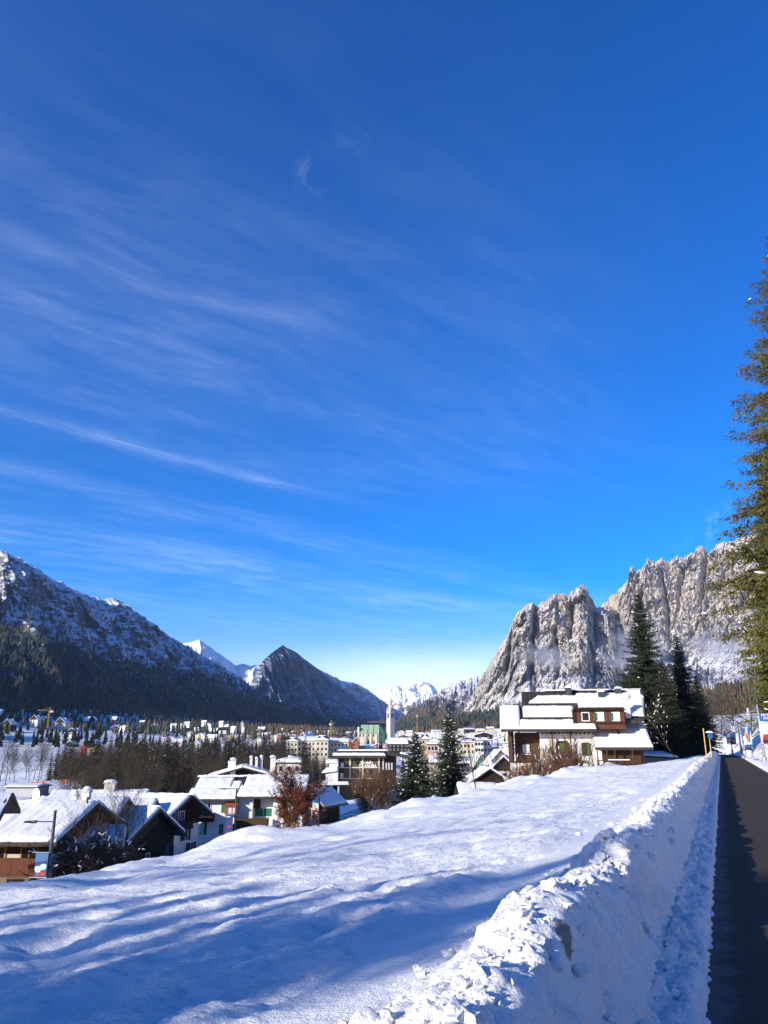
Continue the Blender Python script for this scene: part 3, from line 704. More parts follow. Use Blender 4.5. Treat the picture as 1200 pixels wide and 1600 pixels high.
def make_spruce(seed, h, r, whorls, per, samp, mat, snow=0, tr=.3, **kw):
    V, F, T, sn = spruce_data(seed, h, r, whorls, per, samp, **kw)
    parts = [('crown', fol_mesh('crown', V, F, T, mat)), ('trunk', trunk_mesh(h*.97, tr, seed=seed))]
    if snow:
        rg = np.random.default_rng(seed+1); it = []
        for q, d, ln, u in sn:
            if u < snow: it.append((q+np.array((0, 0, .10)), d+rg.normal(size=3)*.3, (.08+.16*rg.random()**2)*ln**.4, (.06+.07*rg.random())*ln**.4, .05+.07*rg.random()))
        parts.append(('snow', blob_mesh(it, M['tree_snow'])))
    return TreeKind(parts)

def bare_segments(seed, h, spread, levels, nchild, up=.5, multi=1, r0=.16, wig=.12, first=.25):
    rng = np.random.default_rng(seed); big, small = [], []
    def grow(p, d, ln, r, lev):
        n = 4 if lev < 2 else 3; q = p.copy(); pts = [q.copy()]
        for i in range(n):
            d = d+rng.normal(size=3)*wig; d[2] += up*.09; d /= np.linalg.norm(d)
            q = q+d*ln/n; pts.append(q.copy())
        for i in range(n):
            a, b_ = r*(1-.75*i/n), r*(1-.75*(i+1)/n)
            (big if lev < 1 else small).append((pts[i], pts[i+1], max(a, .011), max(b_, .008)))
        if lev >= levels: return
        k = nchild[min(lev, len(nchild)-1)]
        for c in range(k):
            f = first+(1-first)*(c+rng.random())/k if lev == 0 else .25+.75*(c+rng.random())/k
            i = min(n-1, int(f*n)); base = pts[i]+(pts[i+1]-pts[i])*(f*n-i)
            a = rng.random()*6.283; perp = np.array((cos(a), sin(a), 0))
            dn = d*(.55)+perp*spread*(.6+.6*rng.random())+np.array((0, 0, up*.5)); dn /= np.linalg.norm(dn)
            grow(base, dn, ln*(.42+.28*rng.random())*(1-.35*f if lev == 0 else 1), r*.42*(1-.3*f), lev+1)
    for m_ in range(multi):
        a = rng.random()*6.28; d = np.array((cos(a)*.28*(multi > 1), sin(a)*.28*(multi > 1), 1.)); d /= np.linalg.norm(d)
        grow(np.array((cos(a)*.25*(multi > 1), sin(a)*.25*(multi > 1), -.5)), d, h*(.75+.3*rng.random() if multi > 1 else 1), r0, 0)
    return big, small
def seg_geom(segs, n=3):
    A = np.array([s[0] for s in segs]); B = np.array([s[1] for s in segs]); ra = np.array([s[2] for s in segs]); rb = np.array([s[3] for s in segs])
    d = B-A; d /= np.linalg.norm(d, axis=1)[:, None]+1e-9
    ref = np.tile(np.array((.3, .2, .93)), (len(d), 1)); s = np.cross(d, ref); s /= np.linalg.norm(s, axis=1)[:, None]+1e-9; t_ = np.cross(d, s)
    V = []
    for k in range(n):
        o = s*cos(2*pi*k/n)+t_*sin(2*pi*k/n); V.append(A+o*ra[:, None]); V.append(B+o*rb[:, None])
    V = np.stack(V, 1); m_ = len(segs); base = (np.arange(m_)*2*n)[:, None]
    F = np.concatenate([base+np.array([[2*k, (2*k+2) % (2*n), (2*k+3) % (2*n), 2*k+1]]) for k in range(n)], 0)
    return V.reshape(-1, 3), F
def make_bare(seed, h, spread=.8, levels=3, nchild=(9, 6, 5), mat=None, leaves=0, leafmat=None, snow=0, twig=1.0, **kw):
    big, small = bare_segments(seed, h, spread, levels, nchild, **kw)
    rng = np.random.default_rng(seed+7)
    small = [(a, b_, ra*twig, rb*twig) for a, b_, ra, rb in small]
    V, F = seg_geom(big, 5 if h > 8 else 4); me_t = fol_mesh('trunk', V, F, np.full(len(V), .5), M['bark'])
    V, F = seg_geom(small, 3); T = np.repeat(rng.random(len(small)), 6)
    parts = [('crown', fol_mesh('crown', V, F, T, mat or M['twigs'])), ('trunk', me_t)]
    if leaves:
        idx = rng.integers(len(small)//6, len(small), leaves)
        Pb = np.array([small[i][1] for i in idx])+rng.normal(size=(leaves, 3))*.12
        V, F = diamonds(Pb, rng.normal(size=(leaves, 3)), .09+.10*rng.random(leaves), .06+.06*rng.random(leaves), None, rng)
        parts.append(('leaves', fol_mesh('leaves', V, F, np.repeat(rng.random(leaves), 4), leafmat)))
    if snow:
        idx = rng.integers(0, len(small), snow); it = []
        for i in idx:
            a, b_, _, _ = small[i]; it.append(((a+b_)/2+np.array((0, 0, .03)), (b_-a)+np.array((.01, 0, 0)), .10+.18*rng.random(), .05+.05*rng.random(), .05+.03*rng.random()))
        parts.append(('snow', blob_mesh(it, M['tree_snow'])))
    return TreeKind(parts)
def far_conifer(seed, h, r, mat, layers=7, k=9, sparse=0):
    rng = np.random.default_rng(seed); P, Dr, L, W, T = [], [], [], [], []
    for i in range(layers*3):
        f = i/(layers*3); z = h*(.08+.92*f); e = r*(1-f)**.85*(.85+.3*rng.random())
        for j in range(k):
            if rng.random() < sparse: continue
            a = rng.random()*6.283
            P.append((0, 0, z)); Dr.append((cos(a), sin(a), -.35-.3*rng.random()+(.75 if sparse else 0))); L.append(e*(.8+.4*rng.random())+.2); W.append((e*.55+.25)*(.45 if sparse else 1)); T.append(rng.random())
    P, Dr, L, W, T = map(np.array, (P, Dr, L, W, T))
    V, F = diamonds(P.astype(float), Dr, L, W, None, rng)
    return TreeKind([('crown', fol_mesh('crown', V, F, np.repeat(T, 4), mat))])
KIND = {}
# ---- giant spruces at the right edge
giant = [make_spruce(11, 36, 7.4, 52, 21, 17, M['needles'], .16, .42, tw=.60, fine=11, skirt=.165), make_spruce(12, 30, 5.8, 48, 17, 14, M['needles'], .12, .38, tw=.58, fine=7)]
big_sp = [make_spruce(21, 22, 5.2, 48, 13, 12, M['needles_dark'], .08, .28, tw=.62, fine=4), make_spruce(22, 19, 4.6, 44, 13, 11, M['needles_dark'], .08, .25, tw=.62, fine=4)]
snowy_sp = [make_spruce(31, 13, 4.9, 34, 16, 11, M['needles_dark'], .8, .2, tw=.7, fine=3), make_spruce(32, 15, 4.1, 40, 15, 11, M['needles_dark'], .6, .2, tw=.7, fine=3)]
mid_sp = [make_spruce(41+i, 15, 2.9+.35*i, 27, 10, 7, M['needles_dark'], .12, .2, tw=.7) for i in range(3)]
bare = [make_bare(51+i, 11, .75, 3, (11, 7, 5), up=.7, r0=.15, twig=1.15) for i in range(4)]
larch = [make_bare(61+i, 13, 1.15, 2, (34, 9), up=.05, r0=.16, mat=M['larch'], wig=.06, first=.08, twig=1.3) for i in range(3)]
far_sp = [far_conifer(71+i, 15, 2.8, M['needles_far']) for i in range(4)]
far_la = [far_conifer(81+i, 15, 2.6, M['larch'], sparse=.3) for i in range(3)]

def put_px(kind, name, px, Yd, sc=1, z=None, rng=random, **kw):
    x = x_at(px, Yd, -8); z = ter(x, Yd) if z is None else z
    x = x_at(px, Yd, z)
    return kind.put(name, x, Yd, z, sc, rng.uniform(0, 6.28), **kw)
R0 = random.Random(77)
# right edge
giant[0].put('spruce_tree', 26.4, 42, 1.4, .975, 1.0, label='tallest spruce, cut off by the right edge, with snow pads on its olive boughs')
giant[1].put('spruce_tree', 43.0, 81, 3.0, .98, 2.0, label='spruce right of the path, its low boughs behind the first street lamp', sz=1.0)
giant[1].put('spruce_tree', 54, 104, 3.6, .85, 3.3, label='spruce farther along the path, behind the small bright banners')
# behind the chalet
for px, Yd, h, z, k, lb in ((1022, 118, 25.5, -1.2, 0, 'tallest of the dark spruces behind the chalet, with a slender spire top'),
                            (1078, 126, 19.2, -.6, 1, 'pointed dark spruce right of the tallest one behind the chalet'),
                            (968, 128, 12.6, -1.5, 1, 'small dark spruce peeping over the chalet ridge, left of the tallest'),
                            (990, 124, 13.5, -1.2, 0, 'short dense spruce between the chalet roof and the tallest spruce'),
                            (1050, 112, 14.2, -.8, 1, 'bushy dark spruce in front of and between the two tall ones'),
                            (1102, 134, 13.5, -.4, 0, 'low dark spruce beside the left edge of the path end')):
    base = 22 if k == 0 else 19
    put_px(big_sp[k], 'spruce_tree', px, Yd, h/base, z, R0, label=lb, group='dark spruces behind the chalet')
# two snow-laden spruces in the middle
put_px(snowy_sp[0], 'snowy_spruce', 651, 122, 1.14, -11.4, R0, label='bushy bluish spruce dotted with snow, left of the pair at the field edge', group='snow-dotted spruces at the field edge')
put_px(snowy_sp[1], 'snowy_spruce', 706, 130, 1.24, -11.8, R0, label='taller, slimmer spruce dotted with snow, right of the pair at the field edge', group='snow-dotted spruces at the field edge')
# shrubs and near bare trees
shrub = make_bare(101, 6.0, .55, 3, (8, 6, 5), mat=M['brown_twigs'], multi=13, r0=.05, up=.9, snow=90, wig=.09)
beech = make_bare(102, 8.2, .8, 3, (14, 8, 6), mat=M['brown_twigs'], leaves=30000, leafmat=M['red_leaves'], r0=.16, up=.5, first=.1, snow=30)
bush = make_bare(103, 3.6, .6, 3, (7, 6, 4), mat=M['brown_twigs'], multi=9, r0=.03, up=.8, snow=45)
put_px(beech, 'beech_tree', 444, 92, .86, -10.6, R0, label='rounded tree with withered dark red leaves before the white house')
put_px(shrub, 'bare_shrub', 578, 118, .98, -9.8, R0, label='reddish bare shrub by the road, left of the pair of shrubs', group='reddish shrubs by the road')
put_px(shrub, 'bare_shrub', 606, 126, 1.02, -9.9, R0, label='reddish bare shrub flecked with snow, beside the snowy spruce', group='reddish shrubs by the road')
for px, Yd, sc, z, lb in ((800, 84, 1.25, -6.2, 'straggly bush before the chalet, under its left corner'), (838, 84, 1.5, -5.9, 'reddish bush before the chalet between the two brown arches'),
                      (866, 82, 1.6, -5.4, 'tallest reddish bush in front of the chalet, flecked with snow'), (905, 80, 1.35, -4.4, 'bush with snow-lined twigs at the right arch of the chalet')):
    put_px(bush, 'bare_bush', px, Yd, sc, z, R0, label=lb, group='bushes in front of the chalet', cat='bush')
thin = make_bare(104, 12.5, .5, 2, (7, 5), up=.8, r0=.13, first=.35, wig=.05)
e = put_px(thin, 'thin_bare_tree', 752, 88, .70, -6.2, R0, label='slender bare tree leaning left beside the taller snowy spruce'); e.rotation_euler = (0, radians(-11), .3)
for px, Yd, sc, z, lb in ((124, 53, .42, -7.6, 'dark bare tree in front of the big snowy roof, nearest the left lamp'), (171, 60, .52, -8.4, 'bare tree left of the dark square chimney in front of the snowy roofs'),
                      (187, 62, .5, -8.6, 'bare tree touching the dark square chimney among the snowy roofs')):
    put_px(bare[0 if px < 150 else 1], 'bare_tree', px, Yd, sc, z, R0, label=lb, group='bare trees among the near roofs')
dark_hedge = make_bare(105, 3.0, .9, 3, (8, 7, 5), multi=8, r0=.04, up=.2, snow=50)
for px, Yd, z, sc, lb in ((100, 50, -7.6, 1.1, 'tangled dark shrub under the first bare tree'), (140, 52, -7.8, 1.2, 'tangled dark shrub below the snowy lean-to roof'), (165, 56, -8.2, 1.1, 'tangled dark shrub left of the dark barn gable')):
    put_px(dark_hedge, 'dark_shrub', px, Yd, sc, z, R0, label=lb, group='dark shrubs at the lower field edge', cat='shrub')
fallen = make_bare(106, 7.5, .5, 2, (8, 5), up=.1, r0=.07, snow=60)
e = put_px(fallen, 'bent_bare_tree', 1062, 96, 1.0, -.4, R0, label='snow-dusted bare sapling bending left beside the chalet roof', ); e.rotation_euler = (0, radians(-38), 0)
for px, Yd, sc, lb in ((1118, 165, .95, 'brown larch standing at the far end of the path'), (1128, 185, 1.1, 'brown larch behind the far banners'), (1108, 200, 1.2, 'brown larch behind the low dark spruce by the path'), (1150, 170, .9, 'brown larch right of the far banners'), (1172, 150, .95, 'brown larch above the blue and orange banner')):
    put_px(larch[R0.randrange(3)], 'larch_tree', px, Yd, sc, ter(x_at(px, Yd, 3), Yd), R0, label=lb, group='brown larches at the path end')

# the wooded band in the middle distance: every tree its own object
placed = []
def scatter(n, px0, px1, y0, y1, kinds, name, label, group, smin=.8, smax=1.25, mind=.011, seed=1, avoid=(), parts=True, cat='tree'):
    rg = random.Random(seed); k = 0; tries = 0
    while k < n and tries < n*40:
        tries += 1
        px = rg.uniform(px0, px1); Yd = exp(rg.uniform(math.log(y0), math.log(y1)))
        if any(a[0] < px < a[1] and a[2] < Yd < a[3] for a in avoid): continue
        x = x_at(px, Yd, -10)
        if any((x-q[0])**2+(Yd-q[1])**2 < (mind*Yd)**2 for q in placed): continue
        z = ter(x, Yd); placed.append((x, Yd))
        fx, fy = (px-px0)/(px1-px0), math.log(Yd/y0)/math.log(y1/y0)
        where = ('far left', 'left', 'middle', 'right', 'far right')[min(4, int(fx*5))]+' of its belt, '+('nearest', 'middle', 'rear')[min(2, int(fy*3))]+' rows'
        rg.choice(kinds).put(name, x, Yd, z-.2, rg.uniform(smin, smax), rg.uniform(0, 6.28), label=label+', '+where, group=group, cat=cat, single=not parts); k += 1
AV = ((425, 475, 230, 330), (440, 560, 380, 520), (500, 640, 190, 300), (0, 70, 200, 300))
scatter(165, 90, 560, 190, 520, bare, 'bare_tree', 'leafless tree behind the white house', 'leafless trees of the wooded band', .6, 1.05, .0062, 1, AV)
scatter(100, 110, 480, 230, 560, larch, 'larch_tree', 'brown larch left of the cream hotel', 'winter larches of the wooded band', .7, 1.15, .0065, 2, AV)
scatter(115, 140, 480, 230, 540, mid_sp, 'spruce_tree', 'dark spruce among brown trees', 'spruces of the wooded band', .8, 1.3, .014, 3, AV)
for i, (px, Yd, h) in enumerate(((236, 235, 17), (252, 228, 18.5), (269, 240, 17.5), (478, 300, 14), (493, 290, 15), (505, 300, 13), (86, 340, 15), (97, 330, 15.5), (107, 325, 17), (76, 350, 13))):
    put_px(mid_sp[i % 3], 'spruce_tree', px, Yd, h/15, None, R0, label=['leftmost of three dense spruces behind the near snowy roofs', 'tallest, middle one of three dense spruces behind the near roofs', 'rightmost of three dense spruces behind the near snowy roofs', 'left spruce of three before the cream hotel', 'middle, tallest spruce of three before the cream hotel', 'right spruce of three before the cream hotel', 'second from left of four spruces at the foot of the meadow', 'third from left of four spruces at the foot of the meadow', 'rightmost, tallest of four spruces at the foot of the meadow', 'leftmost of four spruces at the foot of the meadow'][i], group=['dense spruces behind the snowy roofs', 'spruces before the cream hotel', 'spruces at the foot of the meadow'][0 if i < 3 else 1 if i < 6 else 2])
for px, Yd, sc in ((0, 330, 1.3), (14, 380, 1.0), (40, 430, 1.15), (52, 440, 1.3), (64, 430, 1.25), (22, 300, .8), (8, 280, .9), (60, 310, .9), (135, 420, 1.0), (165, 430, .95), (45, 300, .8)):
    put_px(bare[R0.randrange(4)], 'bare_tree', px, Yd, sc*1.1, None, R0, label='bare tree on the snowy meadow at the left, %s from the left edge' % ('first second third fourth fifth sixth seventh eighth ninth tenth eleventh'.split()[sorted((0, 8, 14, 22, 40, 45, 52, 60, 64, 135, 165)).index(px)]), group='bare trees on the snowy meadow')
scatter(34, 185, 245, 480, 760, far_sp, 'spruce_tree', 'dark spruce right of the meadow', 'spruces of the grove beside the meadow', .9, 1.35, .012, 4, parts=False)
scatter(60, -5, 215, 880, 1250, far_sp, 'spruce_tree', 'dark spruce among the farmhouses', 'spruces among the hillside farms', .9, 1.6, .015, 5, parts=False)
scatter(110, 195, 470, 560, 1150, far_sp, 'spruce_tree', 'small spruce among the villas', 'spruces among the hillside villas', .7, 1.2, .010, 6, parts=False)
scatter(130, 195, 560, 560, 1300, far_la, 'larch_tree', 'small brown larch among the villas', 'larches among the hillside villas', .8, 1.5, .010, 7, parts=False)
scatter(36, 560, 800, 420, 1100, far_sp, 'spruce_tree', 'small spruce between town roofs', 'spruces between the town roofs', .45, .85, .016, 8, parts=False)
scatter(14, 716, 800, 200, 420, mid_sp, 'spruce_tree', 'spruce left of the chalet', 'spruces between the houses left of the chalet', .4, .65, .03, 9)
scatter(18, 600, 800, 150, 300, bare, 'bare_tree', 'leafless tree left of the chalet', 'small leafless trees left of the chalet', .45, .7, .03, 10)

# trees that stand behind and left of the camera; their shadows lie on the snow
RB = random.Random(31)
def behind(kind, name, c, a_tip, ztop, hk, label, group):
    a0 = a_tip-3.17*(ztop+.3); x, y = .788*a0+.616*c, .616*a0-.788*c; z = ter(x, y)-.3
    kind.put(name, x, y, z, (ztop-z)/hk, RB.uniform(0, 6), label=label, group=group)
for c, at_, zt in ((-14.4, .5, 9.5), (-13.2, 3, 8.8), (-12.0, 3.4, 9.6), (-11.0, 5.0, 9.0), (-9.8, 6.0, 9.8), (-8.6, 7.2, 9.2), (-7.4, 8.6, 10.0), (-6.2, 11, 9.6), (-5.0, 15, 10), (.8, 13, 9.0), (2.6, 15.0, 10.0), (4.5, 18.0, 9.5)):
    behind(big_sp[1], 'spruce_tree', c, at_, zt, 19, 'spruce behind the camera whose shadow falls on the snow', 'spruces behind the camera')
for c, at_, zt in ((-18.5, 14, 11),):
    behind(larch[RB.randrange(3)], 'larch_tree', c, at_, zt, 13, 'leafless larch behind the camera whose thin shadow falls on the snow', 'larches behind the camera')

# ---- forests that read as one mass
def forest(name, P, mask, n, seed, hmin, hmax, share_larch=.3):
    rng = np.random.default_rng(seed); nu, nv = P.shape[:2]
    V, F, T = [], [], []; got = 0; out = []
    while got < n:
        i = rng.integers(0, nu-1, n*2); j = rng.integers(0, nv-1, n*2); fu, fv = rng.random(n*2), rng.random(n*2)
        q = P[i, j]*((1-fu)*(1-fv))[:, None]+P[i+1, j]*(fu*(1-fv))[:, None]+P[i, j+1]*((1-fu)*fv)[:, None]+P[i+1, j+1]*(fu*fv)[:, None]
        ok = mask(q, i/nu, j/nv, rng); q = q[ok]; out.append(q); got += len(q)
    q = np.concatenate(out)[:n]
    h = hmin+(hmax-hmin)*rng.random(n); patch = fbm(q[:, 0]/240, q[:, 1]/240, 3, seed)
    lar = rng.random(n) < share_larch*np.clip(1+patch*2.5, .05, 3)
    t_ = np.where(lar, .75+.25*rng.random(n), .35*rng.random(n))
    ks = 5
    for lay, (z0, z1, rf) in enumerate(((.05, .62, 1.0), (.38, 1.0, .62))):
        ang = rng.random(n)*6.28; ring = []
        for k in range(ks):
            rr_ = h*.19*rf*(.75+.5*rng.random(n)); a = ang+6.283*k/ks
            ring.append(np.stack([q[:, 0]+rr_*np.cos(a), q[:, 1]+rr_*np.sin(a), q[:, 2]+h*(z0+.05*rng.random(n))], 1))
        tip = np.stack([q[:, 0], q[:, 1], q[:, 2]+h*z1], 1)
        vs = np.stack(ring+[tip], 1); base = (np.arange(n)*(ks+1)+len(V)*n*(ks+1))[:, None]
        V.append(vs.reshape(-1, 3)); T.append(np.repeat(t_, ks+1))
        for k in range(ks): F.append(base+np.array([[k, (k+1) % ks, ks]]))
    o = tri_mesh(name, np.concatenate(V), np.concatenate(F), M['forest'], attrs={'tint': np.concatenate(T)}); tag(o, kind='stuff'); return o
m, t, b = material('forest_trees')
a = t.new('ShaderNodeAttribute', attribute_name='tint').outputs['Fac']
n_ = t.noise(t.geo(), .25, 3, .6)
c = t.mix(t.ramp(a, .5, .7), t.mix(n_, (.022, .036, .032), (.055, .070, .050)), t.mix(n_, (.075, .055, .034), (.15, .11, .064)))
t.put(b.inputs['Base Color'], c); b.inputs['Roughness'].default_value = .9; b.inputs['Specular IOR Level'].default_value = .05
M['forest'] = m
def mask_left(q, u, v, rng):
    lim = 330-u*120+120*fbm(q[:, 0]/300, q[:, 1]/300, 3, 5)
    hole = fbm(q[:, 0]/130, q[:, 1]/130, 3, 9) < .42
    return (q[:, 2] < lim+rng.random(len(q))**3*260) & hole & (q[:, 1] > 900)
forest('mountain_forest', LP, mask_left, 15000, 3, 13, 24, .38)
forest('peak_forest', PP1, lambda q, u, v, r: (q[:, 2] < 210+50*fbm(q[:, 0]/300, q[:, 1]/300, 3, 5)+r.random(len(q))**3*120), 3500, 4, 16, 26, .15)
forest('hill_forest', HL, lambda q, u, v, r: fbm(q[:, 0]/90, q[:, 1]/90, 3, 15) < .5, 6000, 5, 12, 22, .45)
forest('slope_forest', MX, lambda q, u, v, r: (q[:, 2] < 170+60*fbm(q[:, 0]/200, q[:, 1]/200, 3, 25)+r.random(len(q))**3*150), 3000, 6, 14, 22, .6)
# wood on the valley floor, between the villas and the mountain
gx, gy = np.meshgrid(np.linspace(-1700, 60, 120), np.linspace(1250, 3600, 120), indexing='ij')
VG = np.stack([gx, gy, terrain(gx, gy)], -1)
def mask_valley(q, u, v, rng):
    px, py = project(q[:, 0], q[:, 1], q[:, 2]); return (px > -60) & (px < 560) & (fbm(q[:, 0]/160, q[:, 1]/160, 3, 35) < .28+.25*(px < 330)) & (q[:, 0] > -1100)
forest('valley_wood', VG, mask_valley, 5000, 7, 12, 22, .6)
# ================================================================== BUILDINGS
M['plaster'] = mat_plain('white_plaster', (.68, .65, .58), .85, var=.06, scale=2, spec=.2)
M['plaster_warm'] = mat_plain('cream_plaster', (.54, .48, .36), .85, var=.07, scale=1, spec=.2)
M['plaster_grey'] = mat_plain('grey_plaster', (.42, .42, .42), .85, var=.1, scale=1, spec=.2)
M['plaster_yellow'] = mat_plain('yellow_plaster', (.46, .37, .22), .85, var=.1, scale=1, spec=.2)
M['plaster_pink'] = mat_plain('pink_plaster', (.40, .27, .21), .85, var=.1, scale=1, spec=.2)
M['wood_dark'] = mat_wood('dark_boards', (.012, .008, .006), (.034, .021, .013), .18, 'z')
M['wood_brown'] = mat_wood('brown_boards', (.050, .026, .013), (.10, .055, .028), .16, 'z')
M['wood_vert'] = mat_wood('upright_boards', (.040, .021, .011), (.085, .045, .023), .15, 'x')
M['wood_red'] = mat_wood('red_brown_boards', (.080, .028, .014), (.14, .050, .024), .2, 'x')
M['wood_light'] = mat_wood('honey_boards', (.34, .16, .055), (.46, .24, .09), .18, 'x')
M['roof_dark'] = mat_wood('dark_roofing', (.028, .024, .020), (.060, .050, .042), .45, 'x', rough=.6)
M['shutter_green'] = mat_plain('green_shutter', (.012, .14, .075), .55, var=.1)
M['shutter_deep'] = mat_plain('deep_green_shutter', (.03, .07, .05), .6, var=.1)
M['shutter_pale'] = mat_plain('pale_green_shutter', (.24, .46, .30), .6, var=.1)
M['shutter_olive'] = mat_wood('olive_shutter', (.05, .085, .018), (.095, .14, .03), .12, 'x')
M['shutter_dark'] = mat_plain('dark_shutter', (.02, .018, .015), .6)
M['frame_white'] = mat_plain('white_frame', (.72, .72, .70), .5, var=.04)
M['frame_dark'] = mat_plain('dark_frame', (.035, .028, .022), .6, var=.1)
M['curtain'] = mat_wood('curtain', (.55, .58, .56), (.70, .73, .70), .09, 'x', rough=.9)
M['stone'] = mat_plain('pale_stone', (.52, .49, .42), .9, var=.18, scale=.6, spec=.2)
M['copper'] = mat_plain('green_copper', (.27, .38, .24), .6, var=.12, scale=.4)
M['copper_dark'] = mat_plain('dark_green_copper', (.06, .16, .11), .6, var=.12, scale=.4)
M['metal_grey'] = mat_plain('grey_metal', (.38, .39, .40), .45, .5, var=.06)
M['metal_dark'] = mat_plain('dark_metal', (.05, .055, .06), .5, .4, var=.1)
M['yellow_paint'] = mat_plain('yellow_paint', (.48, .36, .05), .5, var=.1)
M['red_paint'] = mat_plain('red_paint', (.50, .03, .02), .5, var=.1)
M['rust'] = mat_plain('rust_boards', (.24, .075, .025), .8, var=.25, scale=.5)
M['glass'], _t, _b = material('window_glass')
_b.inputs['Base Color'].default_value = (.012, .014, .017, 1); _b.inputs['Roughness'].default_value = .12; _b.inputs['Specular IOR Level'].default_value = .6
M['glass'] = M['glass']

def snow_slab(name, Q, th, parent, nu=None, nv=None, seed=0, lip=.16, rag=.05, mat=None, step=.28, wave=.05):
    """a roof load of snow on the quad Q (x0y0, x1y0, x1y1, x0y1), rounded at its edges, a little ragged"""
    Q = np.array(Q, float); lu = np.linalg.norm(Q[1]-Q[0]); lv = np.linalg.norm(Q[3]-Q[0])
    nu = nu or int(min(70, max(6, lu/step)))+1; nv = nv or int(min(40, max(5, lv/step)))+1
    def ax(n, l):
        e = min(.2, lip/l); a = np.concatenate([[0, e*.12, e*.4], np.linspace(e, 1-e, n), [1-e*.4, 1-e*.12, 1]]); return a
    u, v = np.meshgrid(ax(nu, lu), ax(nv, lv), indexing='ij')
    P = (Q[0]*((1-u)*(1-v))[..., None]+Q[1]*(u*(1-v))[..., None]+Q[2]*(u*v)[..., None]+Q[3]*((1-u)*v)[..., None])
    du, dv = np.minimum(u, 1-u)*lu, np.minimum(v, 1-v)*lv
    prof_ = lambda d: np.sqrt(np.clip(1-(1-np.clip(d/lip, 0, 1))**2, 0, 1))
    k = prof_(du)*prof_(dv)
    n_ = fbm(u*lu*1.1+seed, v*lv*.7, 3, seed)*wave+(np.abs(np.sin(u*lu*pi/.62))-.6)*.05+fbm(u*lu*3+seed, v*lv*.25, 2, seed+9)*.05
    P[..., 2] += th*(.0+1.0*k)+n_*k
    rg_ = fbm(u*lu*2.2+seed*3, v*lv*2.2, 3, seed+5)*rag
    ed = (1-prof_(dv))
    P[..., 1] += rg_*ed*np.sign(v-.5)
    o = grid_mesh(name, P, mat or M['roof_snow'], parent)
    m_ = o.modifiers.new('base', 'SOLIDIFY'); m_.thickness = .02; m_.offset = -1
    return o

FACES = {'front': ((1, 0, 0), (0, -1, 0)), 'right': ((0, 1, 0), (1, 0, 0)), 'left': ((0, -1, 0), (-1, 0, 0))}
class Wall:
    """places parts on a wall plane: a = metres along it, z = height, out = metres in front"""
    def __init__(s, org, face): s.o = np.array(org, float); s.u, s.n = [np.array(v, float) for v in FACES[face]]
    def pt(s, a, z, out=0): return tuple(s.o+s.u*a+s.n*out+np.array((0, 0, z)))
    def box(s, mb, a0, a1, z0, z1, o0, o1):
        return mb.hexa([s.pt(a0, z0, o0), s.pt(a1, z0, o0), s.pt(a1, z0, o1), s.pt(a0, z0, o1)], [s.pt(a0, z1, o0), s.pt(a1, z1, o0), s.pt(a1, z1, o1), s.pt(a0, z1, o1)])
def window(parent, W, a, z, w_, h, frame='frame_white', fw=.07, shut=None, shut_w=None, open_=True, pane='glass', mull=1, name='window', curtain=False, sill=None, label=None):
    mb = MB()
    W.box(mb, a-w_/2-fw, a-w_/2, z-fw, z+h+fw, -.03, .06); W.box(mb, a+w_/2, a+w_/2+fw, z-fw, z+h+fw, -.03, .06)
    W.box(mb, a-w_/2, a+w_/2, z-fw, z, -.03, .058); W.box(mb, a-w_/2, a+w_/2, z+h, z+h+fw, -.03, .058)
    for k in range(mull): c = a-w_/2+w_*(k+1)/(mull+1); W.box(mb, c-.025, c+.025, z, z+h, -.02, .045)
    f = mb.build(name, M[frame], parent)
    if label: f['label'] = label
    W.box(g := MB(), a-w_/2, a+w_/2, z, z+h, -.03, .022); g.build('pane', M['curtain' if curtain else pane], f)
    if shut:
        sw = shut_w or w_/2
        for sgn in (-1, 1):
            s_ = MB(); c0 = a+sgn*(w_/2+fw) if open_ else a
            W.box(s_, *(sorted((c0, c0+sgn*sw))), z-.04, z+h+.04, .062, .10); s_.build('shutter', M[shut], f)
    if sill:
        s_ = MB(); W.box(s_, a-w_/2-.12, a+w_/2+.12, z-fw-.08, z-fw-.002, -.02, .16); s_.build('sill', M[sill], f)
    return f
def balcony(parent, W, a0, a1, z, depth=1.2, h=.95, mat='wood_brown', solid=True, snow=False):
    mb = MB(); W.box(mb, a0, a1, z-.16, z, -.02, depth)
    fl = mb.build('balcony', M[mat], parent)
    r = MB()
    if solid: W.box(r, a0+.02, a1-.02, z+.01, z+h, depth-.10, depth-.03)
    else:
        n = int((a1-a0)/.16)
        for i in range(n+1): c = a0+(a1-a0)*i/n; W.box(r, c-.03, c+.03, z+.01, z+h-.06, depth-.09, depth-.05)
        W.box(r, a0, a1, z+h-.06, z+h, depth-.11, depth-.03)
    for c in (a0, a1): W.box(r, c-.03, c+.03, z+.01, z+h, -.01, depth-.11)
    r.build('railing', M[mat], fl)
    if snow:
        s_ = MB(); W.box(s_, a0, a1, z+h+.002, z+h+.10, depth-.14, depth-.01); s_.build('snow', M['roof_snow'], fl)
def chimney(parent, x, y, z0, z1, w_=.7, mat='plaster', cap=True, snow=True, d=None):
    d = d or w_; mb = MB(); mb.box(x-w_/2, x+w_/2, y-d/2, y+d/2, z0, z1); c = mb.build('chimney', M[mat], parent)
    if cap:
        k = MB(); k.box(x-w_*.62, x+w_*.62, y-d*.62, y+d*.62, z1+.002, z1+.14); k.build('cap', M['plaster_grey'], c)
    if snow:
        s_ = MB(); z = z1+(.145 if cap else .003)
        s_.lathe([(w_*.62, z), (w_*.66, z+.08), (w_*.5, z+.22), (w_*.2, z+.29)], (x, y, 0), 10); s_.build('snow', M['roof_snow'], c)
    return c
